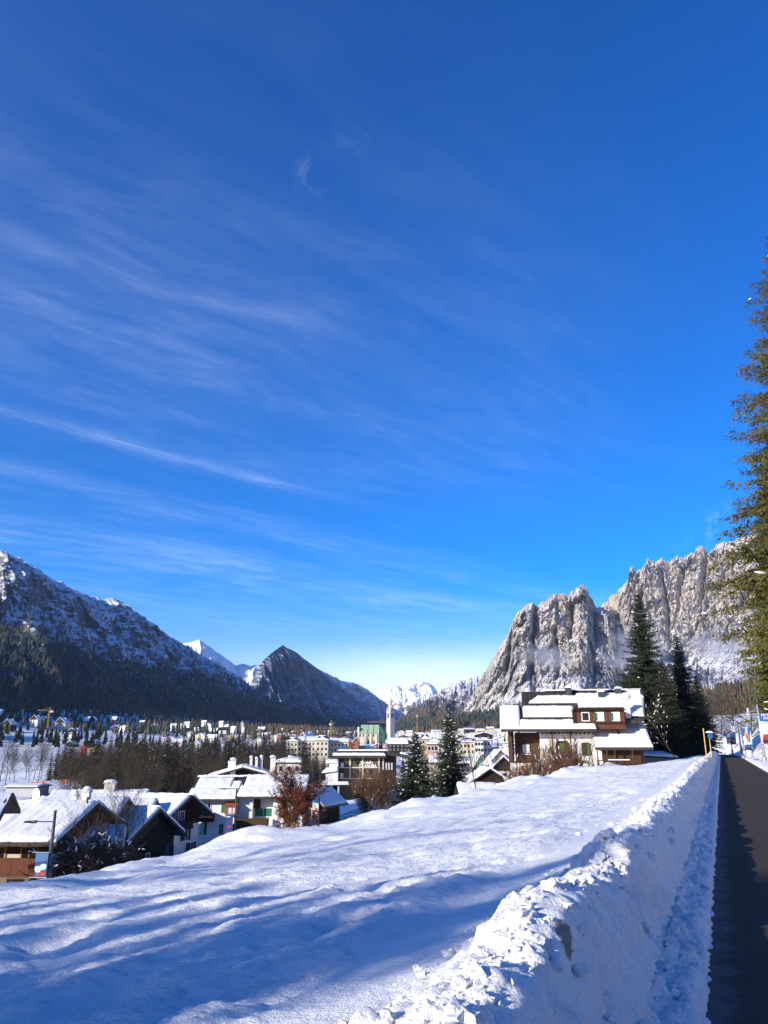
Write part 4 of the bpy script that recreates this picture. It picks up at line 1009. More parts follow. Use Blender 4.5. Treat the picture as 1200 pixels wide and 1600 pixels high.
def gable(parent, L, Wd, hw, rise, ridge='x', wall='plaster', zb=0, over=.9, overg=.7, th=.22, snow=.34, roof='roof_dark', upper=None, uz=None, seed=0, found=3.0, bare=0.0, step=.3):
    """walls and a gabled roof; ridge along x or y; parts: wall (upper_wall), roof, snow"""
    mb = MB(); hx, hy = L/2, Wd/2
    if ridge == 'x': poly = [(-hy, -found), (hy, -found), (hy, hw), (0, hw+rise), (-hy, hw)]; mb.prism(poly, 'x', -hx, hx)
    else: poly = [(-hx, -found), (hx, -found), (hx, hw), (0, hw+rise), (-hx, hw)]; mb.prism(poly, 'y', -hy, hy)
    mb.build('wall', M[wall], parent)
    if upper:
        mb = MB(); e = .05; run = hy if ridge == 'x' else hx; z0 = uz if uz is not None else hw
        k = min(1, max(0, (hw+rise-z0)/rise)) if z0 > hw else 1
        rr_ = run*k+e if z0 > hw else run+e
        poly = [(-rr_, z0), (rr_, z0)]+([(run+e, hw+.0)] if z0 < hw else [])+[(0, hw+rise+.02)]+([(-run-e, hw+.0)] if z0 < hw else [])
        if ridge == 'x': mb.prism(poly, 'x', -hx-e, hx+e)
        else: mb.prism(poly, 'y', -hy-e, hy+e)
        mb.build('upper_wall', M[upper], parent)
    r = MB(); run = hy if ridge == 'x' else hx; half = hx if ridge == 'x' else hy; sl = rise/run
    o1 = run+over; zE = hw-over*sl+.03; zR = hw+rise+.03; g = half+overg
    def q(sgn, a, b, c, d):      # a..b along the ridge, c..d outwards
        f = lambda al, ou: ((al, sgn*ou, zR-ou*sl) if ridge == 'x' else (sgn*ou, al, zR-ou*sl))
        return [f(a, c), f(b, c), f(b, d), f(a, d)]
    for sgn in (-1, 1):
        r.hexa(q(sgn, -g, g, 0.0, o1), [(x, y, z+th) for x, y, z in q(sgn, -g, g, 0.0, o1)])
    rf = r.build('roof', M[roof], parent)
    if snow:
        for sgn in (-1, 1):
            Q = q(sgn, -g+.08, g-.08, .02+bare, o1-.10)
            Q = [Q[3], Q[2], Q[1], Q[0]] if True else Q
            snow_slab('snow', [(x, y, z+th-.01) for x, y, z in Q], snow, rf, seed=seed+(sgn > 0), step=step)
    return rf
def zq(py, Yd): return at(600, py, Yd)[2]
def house_at(name, px, Yd, zb, rz=0, label=None, cat='house', group=None):
    """root on the ground: origin of the local frame is the middle of the FRONT edge"""
    x = x_at(px, Yd, zb); return empty(name, (x, Yd, zb), rz, label, cat, group)
def shift(root, dy):            # local frames are centred; move so that the front wall stands at Yd
    c, s = cos(root.rotation_euler.z), sin(root.rotation_euler.z)
    root.location.x += -s*dy; root.location.y += c*dy

# ------------------------------------------------------------ the chalet on the right
Y0 = 95.0; mp = (Y0*CT)/1200
def cz(py, Yd=Y0): return at(600, py, Yd)[2]
CHX = x_at(900, Y0, 0); CZ0 = -4.6
ch = empty('chalet', (CHX, Y0, CZ0), radians(-9), 'large snow-roofed chalet with timber loggia and three-window dormer beside the dark spruces', 'chalet')
def lx(px): return (px-900)*mp
def lz(py): return cz(py)-CZ0
def mbx(name, mat, px0, px1, y0, y1, py0, py1, parent=ch):
    b_ = MB(); b_.box(lx(px0), lx(px1), y0, y1, lz(py1), lz(py0)); return b_.build(name, M[mat], parent)
mbx('lower_wall', 'plaster', 799, 934, .6, 12, 1193, 1262)
mbx('upper_wall', 'plaster', 847, 931, 1.3, 12, 1140, 1192.6)
o = mbx('loggia_wall', 'wood_brown', 808, 846.6, 2.4, 11.9, 1144, 1192.6); o['label'] = 'brown timber wall at the back of the loggia'
mbx('post', 'wood_brown', 797, 803, .6, 2.3, 1141, 1192); mbx('post', 'wood_vert', 865.5, 867.5, .55, .75, 1141, 1192); mbx('post', 'wood_vert', 893.5, 895.5, .55, .75, 1141, 1192)
mbx('beam', 'wood_dark', 797, 931, .5, .9, 1138, 1143)
b_ = MB()
for k in range(13): b_.box(lx(850+k*6.6), lx(852+k*6.6), .2, 1.28, lz(1147), lz(1144))
b_.build('rafter_ends', M['wood_dark'], ch)
WU = Wall((0, 1.3, 0), 'front'); WLg = Wall((0, 2.4, 0), 'front'); WL = Wall((0, .6, 0), 'front')
window(ch, WLg, lx(825), lz(1177), 11*mp, 13*mp, 'frame_dark', .1, curtain=True, sill='frame_white')
f = window(ch, WU, lx(882), lz(1189), 13*mp, 29*mp, 'frame_dark', .08, mull=0, name='balcony_door', label='balcony door with an olive green curtain')
s_ = MB(); WU.box(s_, lx(876.5), lx(888), lz(1188), lz(1161), .03, .06); s_.build('curtain', M['shutter_olive'], f)
s_ = MB(); WU.box(s_, lx(871.5), lx(875), lz(1189), lz(1160), .07, .12); WU.box(s_, lx(889.5), lx(892), lz(1189), lz(1160), .07, .12); s_.build('shutter', M['shutter_dark'], f)
f = window(ch, WU, lx(918), lz(1180), 8*mp, 18*mp, 'frame_dark', .08, mull=0)
s_ = MB(); WU.box(s_, lx(911), lx(915.5), lz(1180), lz(1161), .07, .12); s_.build('shutter', M['shutter_dark'], f)
s_ = MB(); WU.box(s_, lx(919), lx(925), lz(1180), lz(1161), .07, .12); s_.build('shutter', M['shutter_olive'], f)
b_ = MB(); b_.box(lx(866), lx(900), -.35, .58, lz(1193.5), lz(1191)); fl = b_.build('balcony', M['wood_vert'], ch)
b_ = MB()
for k in range(18):
    c0 = 866.5+k*1.9; b_.box(lx(c0), lx(c0+1.2), -.32, -.27, lz(1191), lz(1181.5))
b_.box(lx(866), lx(900), -.35, -.24, lz(1181.4), lz(1180)); b_.build('railing', M['wood_vert'], fl)
b_ = MB(); b_.box(lx(866), lx(878), -.38, -.2, lz(1179.9), lz(1178.8)); b_.build('snow', M['roof_snow'], fl)
def arch_poly(w_, h, n=8): return [(-w_/2, 0), (w_/2, 0)]+[(w_/2*cos(a), h-w_/2+w_/2*sin(a)) for a in np.linspace(0, pi, n)]
for px, ww, py0, py1 in ((819, 13, 1199, 1232), (884, 17, 1200, 1236), (904, 9, 1200, 1234)):
    p_ = [(lx(px)+a, lz(py1)+c) for a, c in arch_poly(ww*mp, (py1-py0)*mp)]
    b_ = MB(); b_.prism(p_, 'y', .50, .64); b_.build('arched_door', M['rust'], ch)
# the timber annex under the low roof on the right
mbx('annex_wall', 'wood_vert', 941, 1003, .5, 9, 1171, 1201); mbx('annex_wall', 'plaster', 941, 1010, .52, 9, 1203.5, 1240); mbx('annex_wall', 'plaster', 931.3, 940.6, .7, 9, 1168, 1240)
mbx('annex_beam', 'wood_brown', 931, 1008, .1, .5, 1166, 1170)
b_ = MB(); b_.box(lx(930), lx(985), -.9, .48, lz(1202), lz(1200)); fl = b_.build('balcony', M['wood_brown'], ch)
b_ = MB()
for k in range(20): c0 = 930.5+k*2.75; b_.box(lx(c0), lx(c0+.9), -.86, -.8, lz(1200), lz(1189))
b_.box(lx(930), lx(985), -.9, -.78, lz(1188.9), lz(1187.5))
for c0 in (931, 945, 957, 983): b_.box(lx(c0), lx(c0+1.6), -.91, -.79, lz(1200), lz(1170))
b_.build('railing', M['wood_brown'], fl)
b_ = MB(); b_.box(lx(947), lx(979), -.96, -.7, lz(1187.4), lz(1186)); b_.box(lx(930), lx(984), -.95, -.75, lz(1199.8), lz(1199)); b_.build('snow', M['roof_snow'], fl)
# roof planes: the slope y(z)
EZ = lz(1137.5); RZ = lz(1079.5)
K = 9.2/(at(600, 1079.5, Y0+9.2)[2]-CZ0-EZ)          # metres back for every metre up
RZ = at(600, 1079.5, Y0+9.2)[2]-CZ0
def ry(z, e=EZ, y0=-.25): return y0+(z-e)*K
def z_for(py, e=EZ, y0=-.25):                         # height on the roof plane that is seen at row py
    z = e
    for _ in range(30): z = at(600, py, Y0+ry(z, e, y0))[2]-CZ0
    return z
def xr(px, z, e=EZ, y0=-.25):                         # local x of column px at that depth
    return x_at(px, Y0+ry(z, e, y0), z+CZ0)-CHX
def rquad(pxl, pxr, pyb, pyt, lift=0, e=EZ, y0=-.25, pxlt=None, pxrt=None):
    zb_, zt_ = z_for(pyb, e, y0), z_for(pyt, e, y0)
    xl0 = xr(pxl, zb_, e, y0); xr0 = xr(pxr, zb_, e, y0)
    xl1 = xl0 if pxlt is None else xr(pxlt, zt_, e, y0); xr1 = xr0 if pxrt is None else xr(pxrt, zt_, e, y0)
    return [(xl0, ry(zb_, e, y0), zb_+lift), (xr0, ry(zb_, e, y0), zb_+lift), (xr1, ry(zt_, e, y0), zt_+lift), (xl1, ry(zt_, e, y0), zt_+lift)]
b_ = MB()
q = rquad(785, 932, 1140, 1104); b_.slab([(x, y, z-.22) for x, y, z in q], .2)           # eave strip
q = rquad(817, 1000, 1128, 1081.5, pxrt=979); b_.slab([(x, y, z-.2) for x, y, z in q], .3)  # main plane
q2 = rquad(931, 1018, 1168.5, 1122, e=lz(1168.5), y0=-.9); b_.slab([(x, y, z-.24) for x, y, z in q2], .2)
zt = z_for(1080.5); xl_, xr_ = xr(836, zt), xr(976, zt)
b_.hexa([(xl_, ry(zt)-.2, zt-.3), (xr_, ry(zt)-.2, zt-.3), (xr_+2, ry(zt)+9, EZ), (xl_-2, ry(zt)+9, EZ)], [(xl_, ry(zt)-.2, zt+.12), (xr_, ry(zt)-.2, zt+.12), (xr_+2, ry(zt)+9, EZ+.3), (xl_-2, ry(zt)+9, EZ+.3)])
rf = b_.build('roof', M['roof_dark'], ch)
snow_slab('snow', rquad(783.5, 816.5, 1139, 1104.5, .0), .34, rf, seed=3, lip=.22)
snow_slab('snow', rquad(815, 932, 1139, 1126.5, .0), .28, rf, seed=4, lip=.2)
snow_slab('snow', rquad(815.5, 896, 1124.6, 1110, .32), .34, rf, seed=5, lip=.18, rag=.12)
snow_slab('snow', rquad(816.5, 898, 1101, 1091.5, .18, pxlt=828), .32, rf, seed=6, lip=.2, rag=.14)
snow_slab('snow', rquad(896, 973, 1109.5, 1090, .30, pxrt=968), .34, rf, seed=7, lip=.2, rag=.16)
snow_slab('snow', rquad(975, 999, 1122.5, 1096, .2, pxrt=990), .32, rf, seed=8, lip=.2)
snow_slab('snow', rquad(965, 989, 1094, 1082, .2, pxrt=979), .3, rf, seed=9, lip=.2)
snow_slab('snow', rquad(931, 1018, 1167.5, 1127, .0, e=lz(1168.5), y0=-.9), .36, rf, seed=10, lip=.24)
snow_slab('snow', [(xl_, ry(zt)-.25, zt+.10), (xr_, ry(zt)-.25, zt+.10), (xr_, ry(zt)+.5, zt+.10), (xl_, ry(zt)+.5, zt+.10)], .16, rf, seed=11, lip=.12)
b_ = MB(); q = rquad(815, 896, 1125.5, 1107, .10); b_.slab(q, .16); b_.build('raised_roofing', M['roof_dark'], rf)
# side walls under the roof so that it stands from every side
zR_ = zt-.4
b_ = MB(); b_.prism([(.7, lz(1193)), (13, lz(1193)), (13, EZ+.3), (5.2, EZ+1.6), (1.0, EZ-.25)], 'x', lx(801), lx(806)); b_.prism([(1.3, lz(1193)), (16, lz(1193)), (17, EZ-.3), (ry(zt), zR_), (1.4, EZ-.25)], 'x', xr(965, EZ), xr(968, EZ)); b_.build('side_wall', M['wood_brown'], ch)
# dormer
zd0, zd1 = z_for(1132.5), lz(1110)
yd = ry(zd0)-.15; zd0 = at(600, 1131.5, Y0+yd)[2]-CZ0; zd1 = at(600, 1110, Y0+yd)[2]-CZ0
xd0, xd1 = x_at(896.5, Y0+yd, 3)-CHX, x_at(975, Y0+yd, 3)-CHX
b_ = MB(); b_.box(xd0, xd1, yd, yd+4, zd0-.6, zd1); dm_ = b_.build('dormer', M['wood_red'], ch)
b_ = MB(); b_.box(xd0-.15, xd1+.15, yd-.5, yd-.02, zd1+.002, zd1+.12); b_.box(xd0-.04, xd1+.04, yd-.06, yd-.004, zd0-.02, zd0+.2); b_.box(xd0-.03, xd0+.42, yd-.05, yd-.003, zd0+.2, zd1); b_.build('fascia', M['wood_dark'], dm_)
WD = Wall((0, yd, 0), 'front'); mpd = (Y0+yd)*CT/1200
for pxc, cu in ((915.5, False), (937.5, True), (961.5, True)):
    f = window(ch, WD, x_at(pxc, Y0+yd, 3)-CHX, zd0+.42, 10*mpd, 11.5*mpd, 'frame_white', .09, mull=0 if not cu else 0, curtain=cu)
    if cu: s_ = MB(); a_ = x_at(pxc-4.6, Y0+yd, 3)-CHX; WD.box(s_, a_-.42*.9, a_, zd0+.40, zd0+.42+11.5*mpd, .062, .10); s_.build('shutter', M['shutter_deep'], f)
# chimneys, vents
def ch_at(px, pyt, pyb, w_, **kw):
    z = z_for(pyb); y = ry(z); zt_ = at(600, pyt, Y0+y)[2]-CZ0; return chimney(ch, xr(px, z), y, z-.4, zt_, w_, **kw)
c = ch_at(924, 1077, 1092, .75, cap=False, snow=False)
z = z_for(1092); y = ry(z); zt_ = at(600, 1077, Y0+y)[2]-CZ0; xx = xr(924, z)
b_ = MB(); b_.box(xx-.45, xx+.45, y-.45, y+.45, zt_+.002, zt_+.25); b_.lathe([(.28, zt_+.25), (.34, zt_+.5), (.2, zt_+.75)], (xx, y, 0), 10); b_.build('cowl', M['metal_dark'], c)
ch_at(976, 1079, 1090, .95, snow=False); ch_at(974, 1094, 1122, .62, snow=False)
for px, py in ((874, 1086), (926, 1093), (950, 1088)):
    z = z_for(py+2); y = ry(z); xx = xr(px, z); b_ = MB(); b_.box(xx-.38, xx+.38, y-.5, y+.5, z+.1, z+1.05); v_ = b_.build('roof_vent', M['metal_dark'], ch)
    snow_slab('snow', [(xx-.45, y-.55, z+1.05), (xx+.45, y-.55, z+1.05), (xx+.45, y+.5, z+1.05), (xx-.45, y+.5, z+1.05)], .22, v_, seed=2, lip=.15)
# carport roof right of the chalet
cp = house_at('carport', 1024, 101, cz(1198, 101), 0, 'low grey lean-to with snowy roof between chalet and spruces', 'shed')
b_ = MB(); b_.box(-2.6, 2.3, 0, 4, -2, 1.1); b_.build('wall', M['plaster_grey'], cp)
b_ = MB(); b_.hexa([(-3, -.5, 1.25), (2.9, -.5, .95), (2.9, 4, 1.35), (-3, 4, 1.65)], [(-3, -.5, 1.4), (2.9, -.5, 1.1), (2.9, 4, 1.5), (-3, 4, 1.8)]); r_ = b_.build('roof', M['roof_dark'], cp)
snow_slab('snow', [(-2.9, -.5, 1.39), (2.8, -.5, 1.09), (2.8, 4, 1.49), (-2.9, 4, 1.79)], .3, r_, seed=1)

# ------------------------------------------------------------ the white house with green shutters
Y1 = 107.0; zB = -10.4; mq = (Y1*CT+(-8-EYE)*ST)/1200
h2 = house_at('white_house', 376, Y1, zB, 0, 'long white two-storey house with green shutters and snowy roof behind the red tree', 'house'); X2 = h2.location.x
def l2(px): return (px-376)*mq
def z2(py, Yd=Y1): return at(600, py, Yd)[2]-zB
b_ = MB(); e_ = z2(1243); b_.box(l2(300), l2(392), 0, 9, -3, e_+.2); b_.box(l2(424), l2(470), 0, 9, -3, e_+.1); b_.box(l2(391), l2(425), 1.3, 9, -3, e_); b_.build('wall', M['plaster'], h2)
rise = z2(1213)-z2(1243)+.45
b_ = MB(); b_.prism([(-.02, e_-2.2), (9.02, e_-2.2), (9.02, e_), (4.6, e_+1.9), (-.02, e_)], 'x', l2(455), l2(470.5)); b_.build('gable_wall', M['wood_dark'], h2)
b_ = MB(); zr = e_+2.0
for a0, a1, dz_ in ((288, 372, -.30), (366, 476, 0)):
    for sg in (-1, 1):
        q = [(l2(a0), 4.6, zr+dz_), (l2(a1), 4.6, zr+dz_), (l2(a1), 4.6+sg*5.6, e_-.35+dz_), (l2(a0), 4.6+sg*5.6, e_-.35+dz_)]
        b_.slab(q, .22)
rf = b_.build('roof', M['roof_dark'], h2)
def rq2(a0, a1, t0, t1, dz_, sg=-1):
    f = lambda t_: (4.6+sg*5.6*(1-t_), e_-.35+dz_+t_*(zr-e_+.35)+.2)
    y0_, z0_ = f(t0); y1_, z1_ = f(t1); return [(l2(a0), y0_, z0_), (l2(a1), y0_, z0_), (l2(a1), y1_, z1_), (l2(a0), y1_, z1_)]
snow_slab('snow', rq2(289, 366.5, .02, .46, -.3), .30, rf, seed=21, rag=.1); snow_slab('snow', rq2(294, 352, .50, .97, -.3), .34, rf, seed=22, rag=.12)
snow_slab('snow', rq2(352, 371, .48, .8, -.3), .3, rf, seed=26)
snow_slab('snow', rq2(368, 475, .02, .47, 0), .32, rf, seed=23, rag=.1); snow_slab('snow', rq2(373, 475, .50, .99, 0), .36, rf, seed=24, rag=.12)
snow_slab('snow', rq2(289, 475, .02, .97, 0, 1), .3, rf, seed=25)
W2 = Wall((0, 0, 0), 'front'); W2r = Wall((0, 1.3, 0), 'front')
def win2(px, py0, py1, ww, sh, **kw): return window(h2, W2, l2(px), z2(py1), ww*mq, (py1-py0)*mq, 'frame_white', .08, **kw)
f = win2(322, 1256, 1269, 8, None); s_ = MB(); W2.box(s_, l2(315), l2(322), z2(1269), z2(1255.5), .07, .11); s_.build('shutter', M['shutter_pale'], f)
f = win2(347, 1256, 1269, 7, None); s_ = MB(); W2.box(s_, l2(343), l2(350), z2(1269.5), z2(1256), .07, .11); s_.build('shutter', M['shutter_green'], f)
f = win2(318, 1286, 1304, 8, None, name='door'); s_ = MB(); W2.box(s_, l2(311.5), l2(318.5), z2(1304), z2(1285), .07, .11); s_.build('shutter', M['shutter_pale'], f)
win2(344.5, 1289, 1304, 6.5, None); win2(366, 1289, 1303, 6.5, None); win2(372, 1289, 1303, 4, None)
window(h2, W2r, l2(407), z2(1277), 27*mq, 12*mq, 'frame_white', .08, pane='shutter_green', mull=1, label='wide balcony window with its green blind down')
b_ = MB(); b_.box(l2(376), l2(402), .9, 1.28, z2(1264), z2(1248)); b_.build('timber_panel', M['wood_brown'], h2)
b_ = MB(); W2.box(b_, l2(351), l2(370), z2(1272), z2(1259), .02, 1.1); by = b_.build('bay_window', M['rust'], h2)
b_ = MB(); W2.box(b_, l2(357), l2(362), z2(1270), z2(1261), 1.1, 1.14); W2.box(b_, l2(363.5), l2(368), z2(1270), z2(1261), 1.1, 1.14); b_.build('pane', M['curtain'], by)
b_ = MB(); b_.hexa([W2.pt(l2(350), z2(1259), 1.3), W2.pt(l2(371), z2(1259), 1.3), W2.pt(l2(371), z2(1252), -.02), W2.pt(l2(350), z2(1252), -.02)], [W2.pt(l2(350), z2(1259)+.1, 1.3), W2.pt(l2(371), z2(1259)+.1, 1.3), W2.pt(l2(371), z2(1252)+.1, -.02), W2.pt(l2(350), z2(1252)+.1, -.02)]); b_.build('awning', M['rust'], by)
balcony(h2, W2, l2(369), l2(418), z2(1290), 1.3, 1.0, 'wood_brown'); balcony(h2, W2, l2(309), l2(333), z2(1281), 1.2, .9, 'wood_dark')
b_ = MB(); b_.box(l2(371), l2(399), 1.0, 1.27, z2(1308), z2(1294)); b_.build('dark_doorway', M['glass'], h2)
b_ = MB(); b_.box(l2(300), l2(372), .02, .28, e_-.75, e_-.1); b_.build('eave_beam', M['plaster_grey'], h2)
# roof with chimneys behind it
h7 = house_at('gabled_house', 376, 128, -9.6, radians(8), 'dark gable with white chimneys behind the white house roof', 'house'); shift(h7, 5)
gz = at(600, 1214, 128)[2]+9.6
gable(h7, 9, 10, gz, at(600, 1200, 128)[2]+9.6-gz-.1, 'y', 'wood_dark', over=1.2, overg=.9, seed=31)
for x, y, k in ((-1.6, -5, 1.0), (4.6, -5.5, 1.35), (-2.2, -4.2, .5), (1.0, 2, 1.2), (1.9, 2, 1.0), (2.7, 2.4, 1.3)):
    chimney(h7, x, y, gz-1.2, gz+1.5+k, .8 if abs(x) > 1.5 and y < 0 and k > .9 else .42)

# ------------------------------------------------------------ near houses at the lower left
h3 = house_at('house', 196, 86, -10.6, radians(-22), 'white house with dark timber gable and brown shutters right of the black barn gable', 'house'); shift(h3, 3.6)
w3 = zq(1277, 84)+10.6
gable(h3, 7.6, 6.4, w3, 1.7, 'x', 'plaster', over=1.0, overg=1.3, upper='wood_dark', uz=w3-1.1, seed=41, bare=.3)
W3 = Wall((3.8, 0, 0), 'right'); W3u = Wall((3.86, 0, 0), 'right')
for a, z in ((-1.9, 1.0), (.9, 2.5), (2.0, .9)): window(h3, W3, a, z, .8, 1.25, 'frame_white', .06, shut='shutter_dark')
for a in (-2.2, -1.1, 0): window(h3, W3u, a, w3-.9, .7, 1.15, 'frame_white', .07)
balcony(h3, W3, -3.6, .9, w3-1.3, 1.0, .7, 'wood_dark')
W3f = Wall((0, -3.8, 0), 'front'); window(h3, W3f, 1, 1.2, .9, 1.2, shut='shutter_dark'); window(h3, W3f, -2, 1.2, .9, 1.2, shut='shutter_dark')
h4 = house_at('barn', 146, 69, -9.6, radians(-22), 'black timber barn gable standing just beyond the snow heap at lower left', 'barn'); shift(h4, 3)
w4 = zq(1313, 67)+9.6
gable(h4, 6.0, 6.4, w4, 1.9, 'x', 'wood_dark', over=.8, overg=.8, seed=42, snow=.30)
W4 = Wall((3.0, 0, 0), 'right'); window(h4, W4, -.3, w4-2.3, .4, .9, 'frame_white', .05, mull=0); window(h4, W4, 2.4, w4-2.5, .7, 1.5, 'frame_dark', .06, mull=0, name='door')
chimney(h4, -1.7, -1.9, w4-1, w4+2.1, .85, 'wood_dark', snow=True)
h6 = house_at('house', 132, 90, -10.8, radians(8), 'broad snow-covered roof with a square stone chimney behind the barn', 'house'); shift(h6, 5)
w6 = zq(1268, 90)+10.8
gable(h6, 9.6, 10, w6, 1.5, 'x', 'wood_dark', over=1.0, overg=.7, seed=43, snow=.32)
chimney(h6, 1.0, -.3, w6+1.0, w6+2.7, 1.15, 'stone', snow=True)
W6 = Wall((0, -5.0, 0), 'front'); [window(h6, W6, a, .9, .9, 1.2, shut='shutter_dark') for a in (-3.6, -1.2, 1.2, 3.6)]
lt = house_at('shed', 180, 82, -10.0, radians(4), 'small snow-covered roof wedged between the barn and the white timber-gabled house', 'shed'); shift(lt, 3)
gable(lt, 5.0, 6.0, zq(1286, 80)+10, 1.5, 'x', 'wood_dark', over=.7, overg=.5, seed=44, snow=.30)
h5 = house_at('house', -34, 56, -8.6, radians(-3), 'wide snow-roofed house with orange-brown balcony at the lower left edge', 'house'); shift(h5, 5)
w5 = zq(1320, 56)+8.6+.45
gable(h5, 9.0, 10.0, w5, 1.6, 'x', 'plaster_warm', over=1.3, overg=.9, seed=45, snow=.30, upper='wood_brown', uz=w5-1.0, step=.22)
W5 = Wall((0, -5.0, 0), 'front')
balcony(h5, W5, -4.6, 4.45, w5-2.1, 1.2, 1.0, 'wood_red'); [window(h5, W5, a, w5-1.45, 1.0, .85, 'wood_light', .12) for a in (-3.6, -1.4, .8, 3.0)]
for a in (-2.9, -1.2, .6, 2.3, 3.8): window(h5, W5, a, w5-4.1, .9, 1.4, 'frame_dark', .14, pane='plaster_warm', mull=0)
chimney(h5, 4.3, .2, w5+.9, w5+2.6, .5, 'plaster'); chimney(h5, 3.3, .5, w5+.9, w5+2.3, .36, 'plaster')
h8 = house_at('house', 112, 59, -9.2, radians(16), 'low dark building with a shaded snow roof between the left lamp and the barn', 'house'); shift(h8, 3)
gable(h8, 5.4, 6.0, zq(1327, 59)+9.2, .8, 'x', 'wood_dark', over=.9, overg=.5, seed=48, snow=.28)
dish = empty('satellite_dish', (x_at(56, 61, -3), 61, -8.6+w5+1.6), radians(-30), 'round white satellite dish on the ridge of the wide snow-roofed house', 'satellite dish')
b_ = MB(); b_.tube([(0, .1, -.5), (0, .1, .75)], .05, 6); b_.build('mast', M['metal_dark'], dish)
b_ = MB(); n_ = 20
vs = [(0, .02, .8)]+[(.25*cos(a), -.05+.0, .8+.28*sin(a)) for a in np.arange(n_)*2*pi/n_]+[(.44*cos(a), -.14, .8+.5*sin(a)) for a in np.arange(n_)*2*pi/n_]
fs = [(0, 1+i, 1+(i+1) % n_) for i in range(n_)]+[(1+i, 1+n_+i, 1+n_+(i+1) % n_, 1+(i+1) % n_) for i in range(n_)]
b_._add(vs, fs); o = b_.build('bowl', M['frame_white'], dish, True); mm = o.modifiers.new('t', 'SOLIDIFY'); mm.thickness = .02
b_ = MB(); b_.tube([(0, -.1, .35), (0, -.55, .75)], .015, 5); b_.box(-.05, .05, -.6, -.5, .7, .82); b_.build('feed_arm', M['metal_grey'], dish)
h18 = house_at('house', -200, 44, -8.2, radians(14), 'dark roof corner with a bent gutter pipe cut off by the left edge', 'house'); shift(h18, 2)
gable(h18, 8.4, 4, zq(1277, 44)+8.2, .8, 'x', 'wood_dark', over=.8, overg=1.2, seed=46, snow=.1)
b_ = MB(); zz_ = zq(1270, 44)+8.2; b_.tube([(5.1, -2.6, zz_), (5.1, -2.6, zz_-.5), (4.4, -2.3, zz_-1.2), (4.2, -2.1, zz_-1.3)], .06, 6); b_.build('gutter_pipe', M['metal_dark'], h18)
dm5 = house_at('house', 96, 66, -9.2, radians(6), 'dark timber house with a row of small white windows under its snowy roof', 'house'); shift(dm5, 4)
wv = zq(1285, 66)+9.2; gable(dm5, 5.2, 8, wv, 1.25, 'x', 'wood_brown', over=.9, overg=1.2, seed=47, snow=.28)
Wv = Wall((0, -4, 0), 'front'); [window(dm5, Wv, a, wv-1.0, .32, .4, 'frame_white', .06, mull=0, curtain=True) for a in (-1.6, -.9, -.2, .5, 1.2, 1.9)]

# ------------------------------------------------------------ the brown hotel with the sign
Y3 = 235.0; zH = -13.5; mh = (Y3*CT+(-6)*ST)/1200
ht = house_at('hotel', 560, Y3, zH, 0, 'brown modern hotel block with a white grid, flat snowy roofs and a wall sign', 'hotel')
def l3(px): return (px-560)*mh
def z3(py): return at(600, py, Y3)[2]-zH
def hb(name, mat, a0, a1, y0, y1, py0, py1): b_ = MB(); b_.box(l3(a0), l3(a1), y0, y1, z3(py1), z3(py0)); return b_.build(name, M[mat], ht)
M['wood_olive'] = mat_wood('olive_brown_cladding', (.075, .060, .034), (.12, .098, .058), .5, 'x')
hb('wall', 'wood_olive', 525, 592, .3, 14, 1184, 1250)
hb('side_wall', 'wood_dark', 592.1, 619, .5, 13.8, 1180, 1250)
for a in (524, 545.3, 565.3, 590.5): hb('pillar', 'plaster_warm', a, a+2.3, -.12, .35, 1184.5, 1216)
hb('floor_band', 'plaster_warm', 525, 592, -.1, .34, 1198.5, 1200.2); hb('floor_band', 'plaster_warm', 520, 594, -.1, .34, 1215.5, 1217.5)
W3h = Wall((0, .3, 0), 'front')
for a, py0, py1 in ((533, 1187, 1196), (558, 1186, 1194), (581, 1189, 1196), (533, 1202, 1208), (557, 1203, 1210), (579, 1203, 1210)): window(ht, W3h, l3(a), z3(py1), 5*mh, (py1-py0)*mh, 'frame_dark', .1)
for a, py0, py1 in ((532, 1191.5, 1199), (531.5, 1208, 1216)): hb('balcony_panel', 'plaster', a, a+4.5, -.35, -.1, py0, py1)
r3 = hb('roof', 'roof_dark', 518, 603, -1.6, 15, 1180.5, 1184.3); o = snow_slab('snow', [(l3(519), -1.6, z3(1180.5)), (l3(602), -1.6, z3(1180.5)), (l3(600), 3.5, z3(1180.5)), (l3(524), 3.5, z3(1180.5))], .75, r3, seed=51, lip=.4, step=.8)
r3b = hb('upper_roof', 'wood_dark', 526, 604, 3.6, 14, 1173.5, 1180); snow_slab('snow', [(l3(526), 3.4, z3(1173.4)), (l3(605), 3.4, z3(1173.4)), (l3(605), 14, z3(1173.4)), (l3(526), 14, z3(1173.4))], .4, r3b, seed=52, lip=.3, step=.8)
b_ = MB(); b_.hexa([(l3(603.2), -.5, z3(1181)), (l3(637), -.5, z3(1183)), (l3(637), 13, z3(1183)), (l3(603.2), 13, z3(1174.5))], [(l3(603.2), -.5, z3(1174)), (l3(637), -.5, z3(1180.5)), (l3(637), 13, z3(1180.5)), (l3(603.2), 13, z3(1174)+.02)]); r3c = b_.build('side_roof', M['roof_dark'], ht)
for a in (597, 602, 606, 610.5): hb('side_pillar', 'plaster_grey', a, a+2.4, .2, .52, 1192 if a > 600 else 1186, 1203)
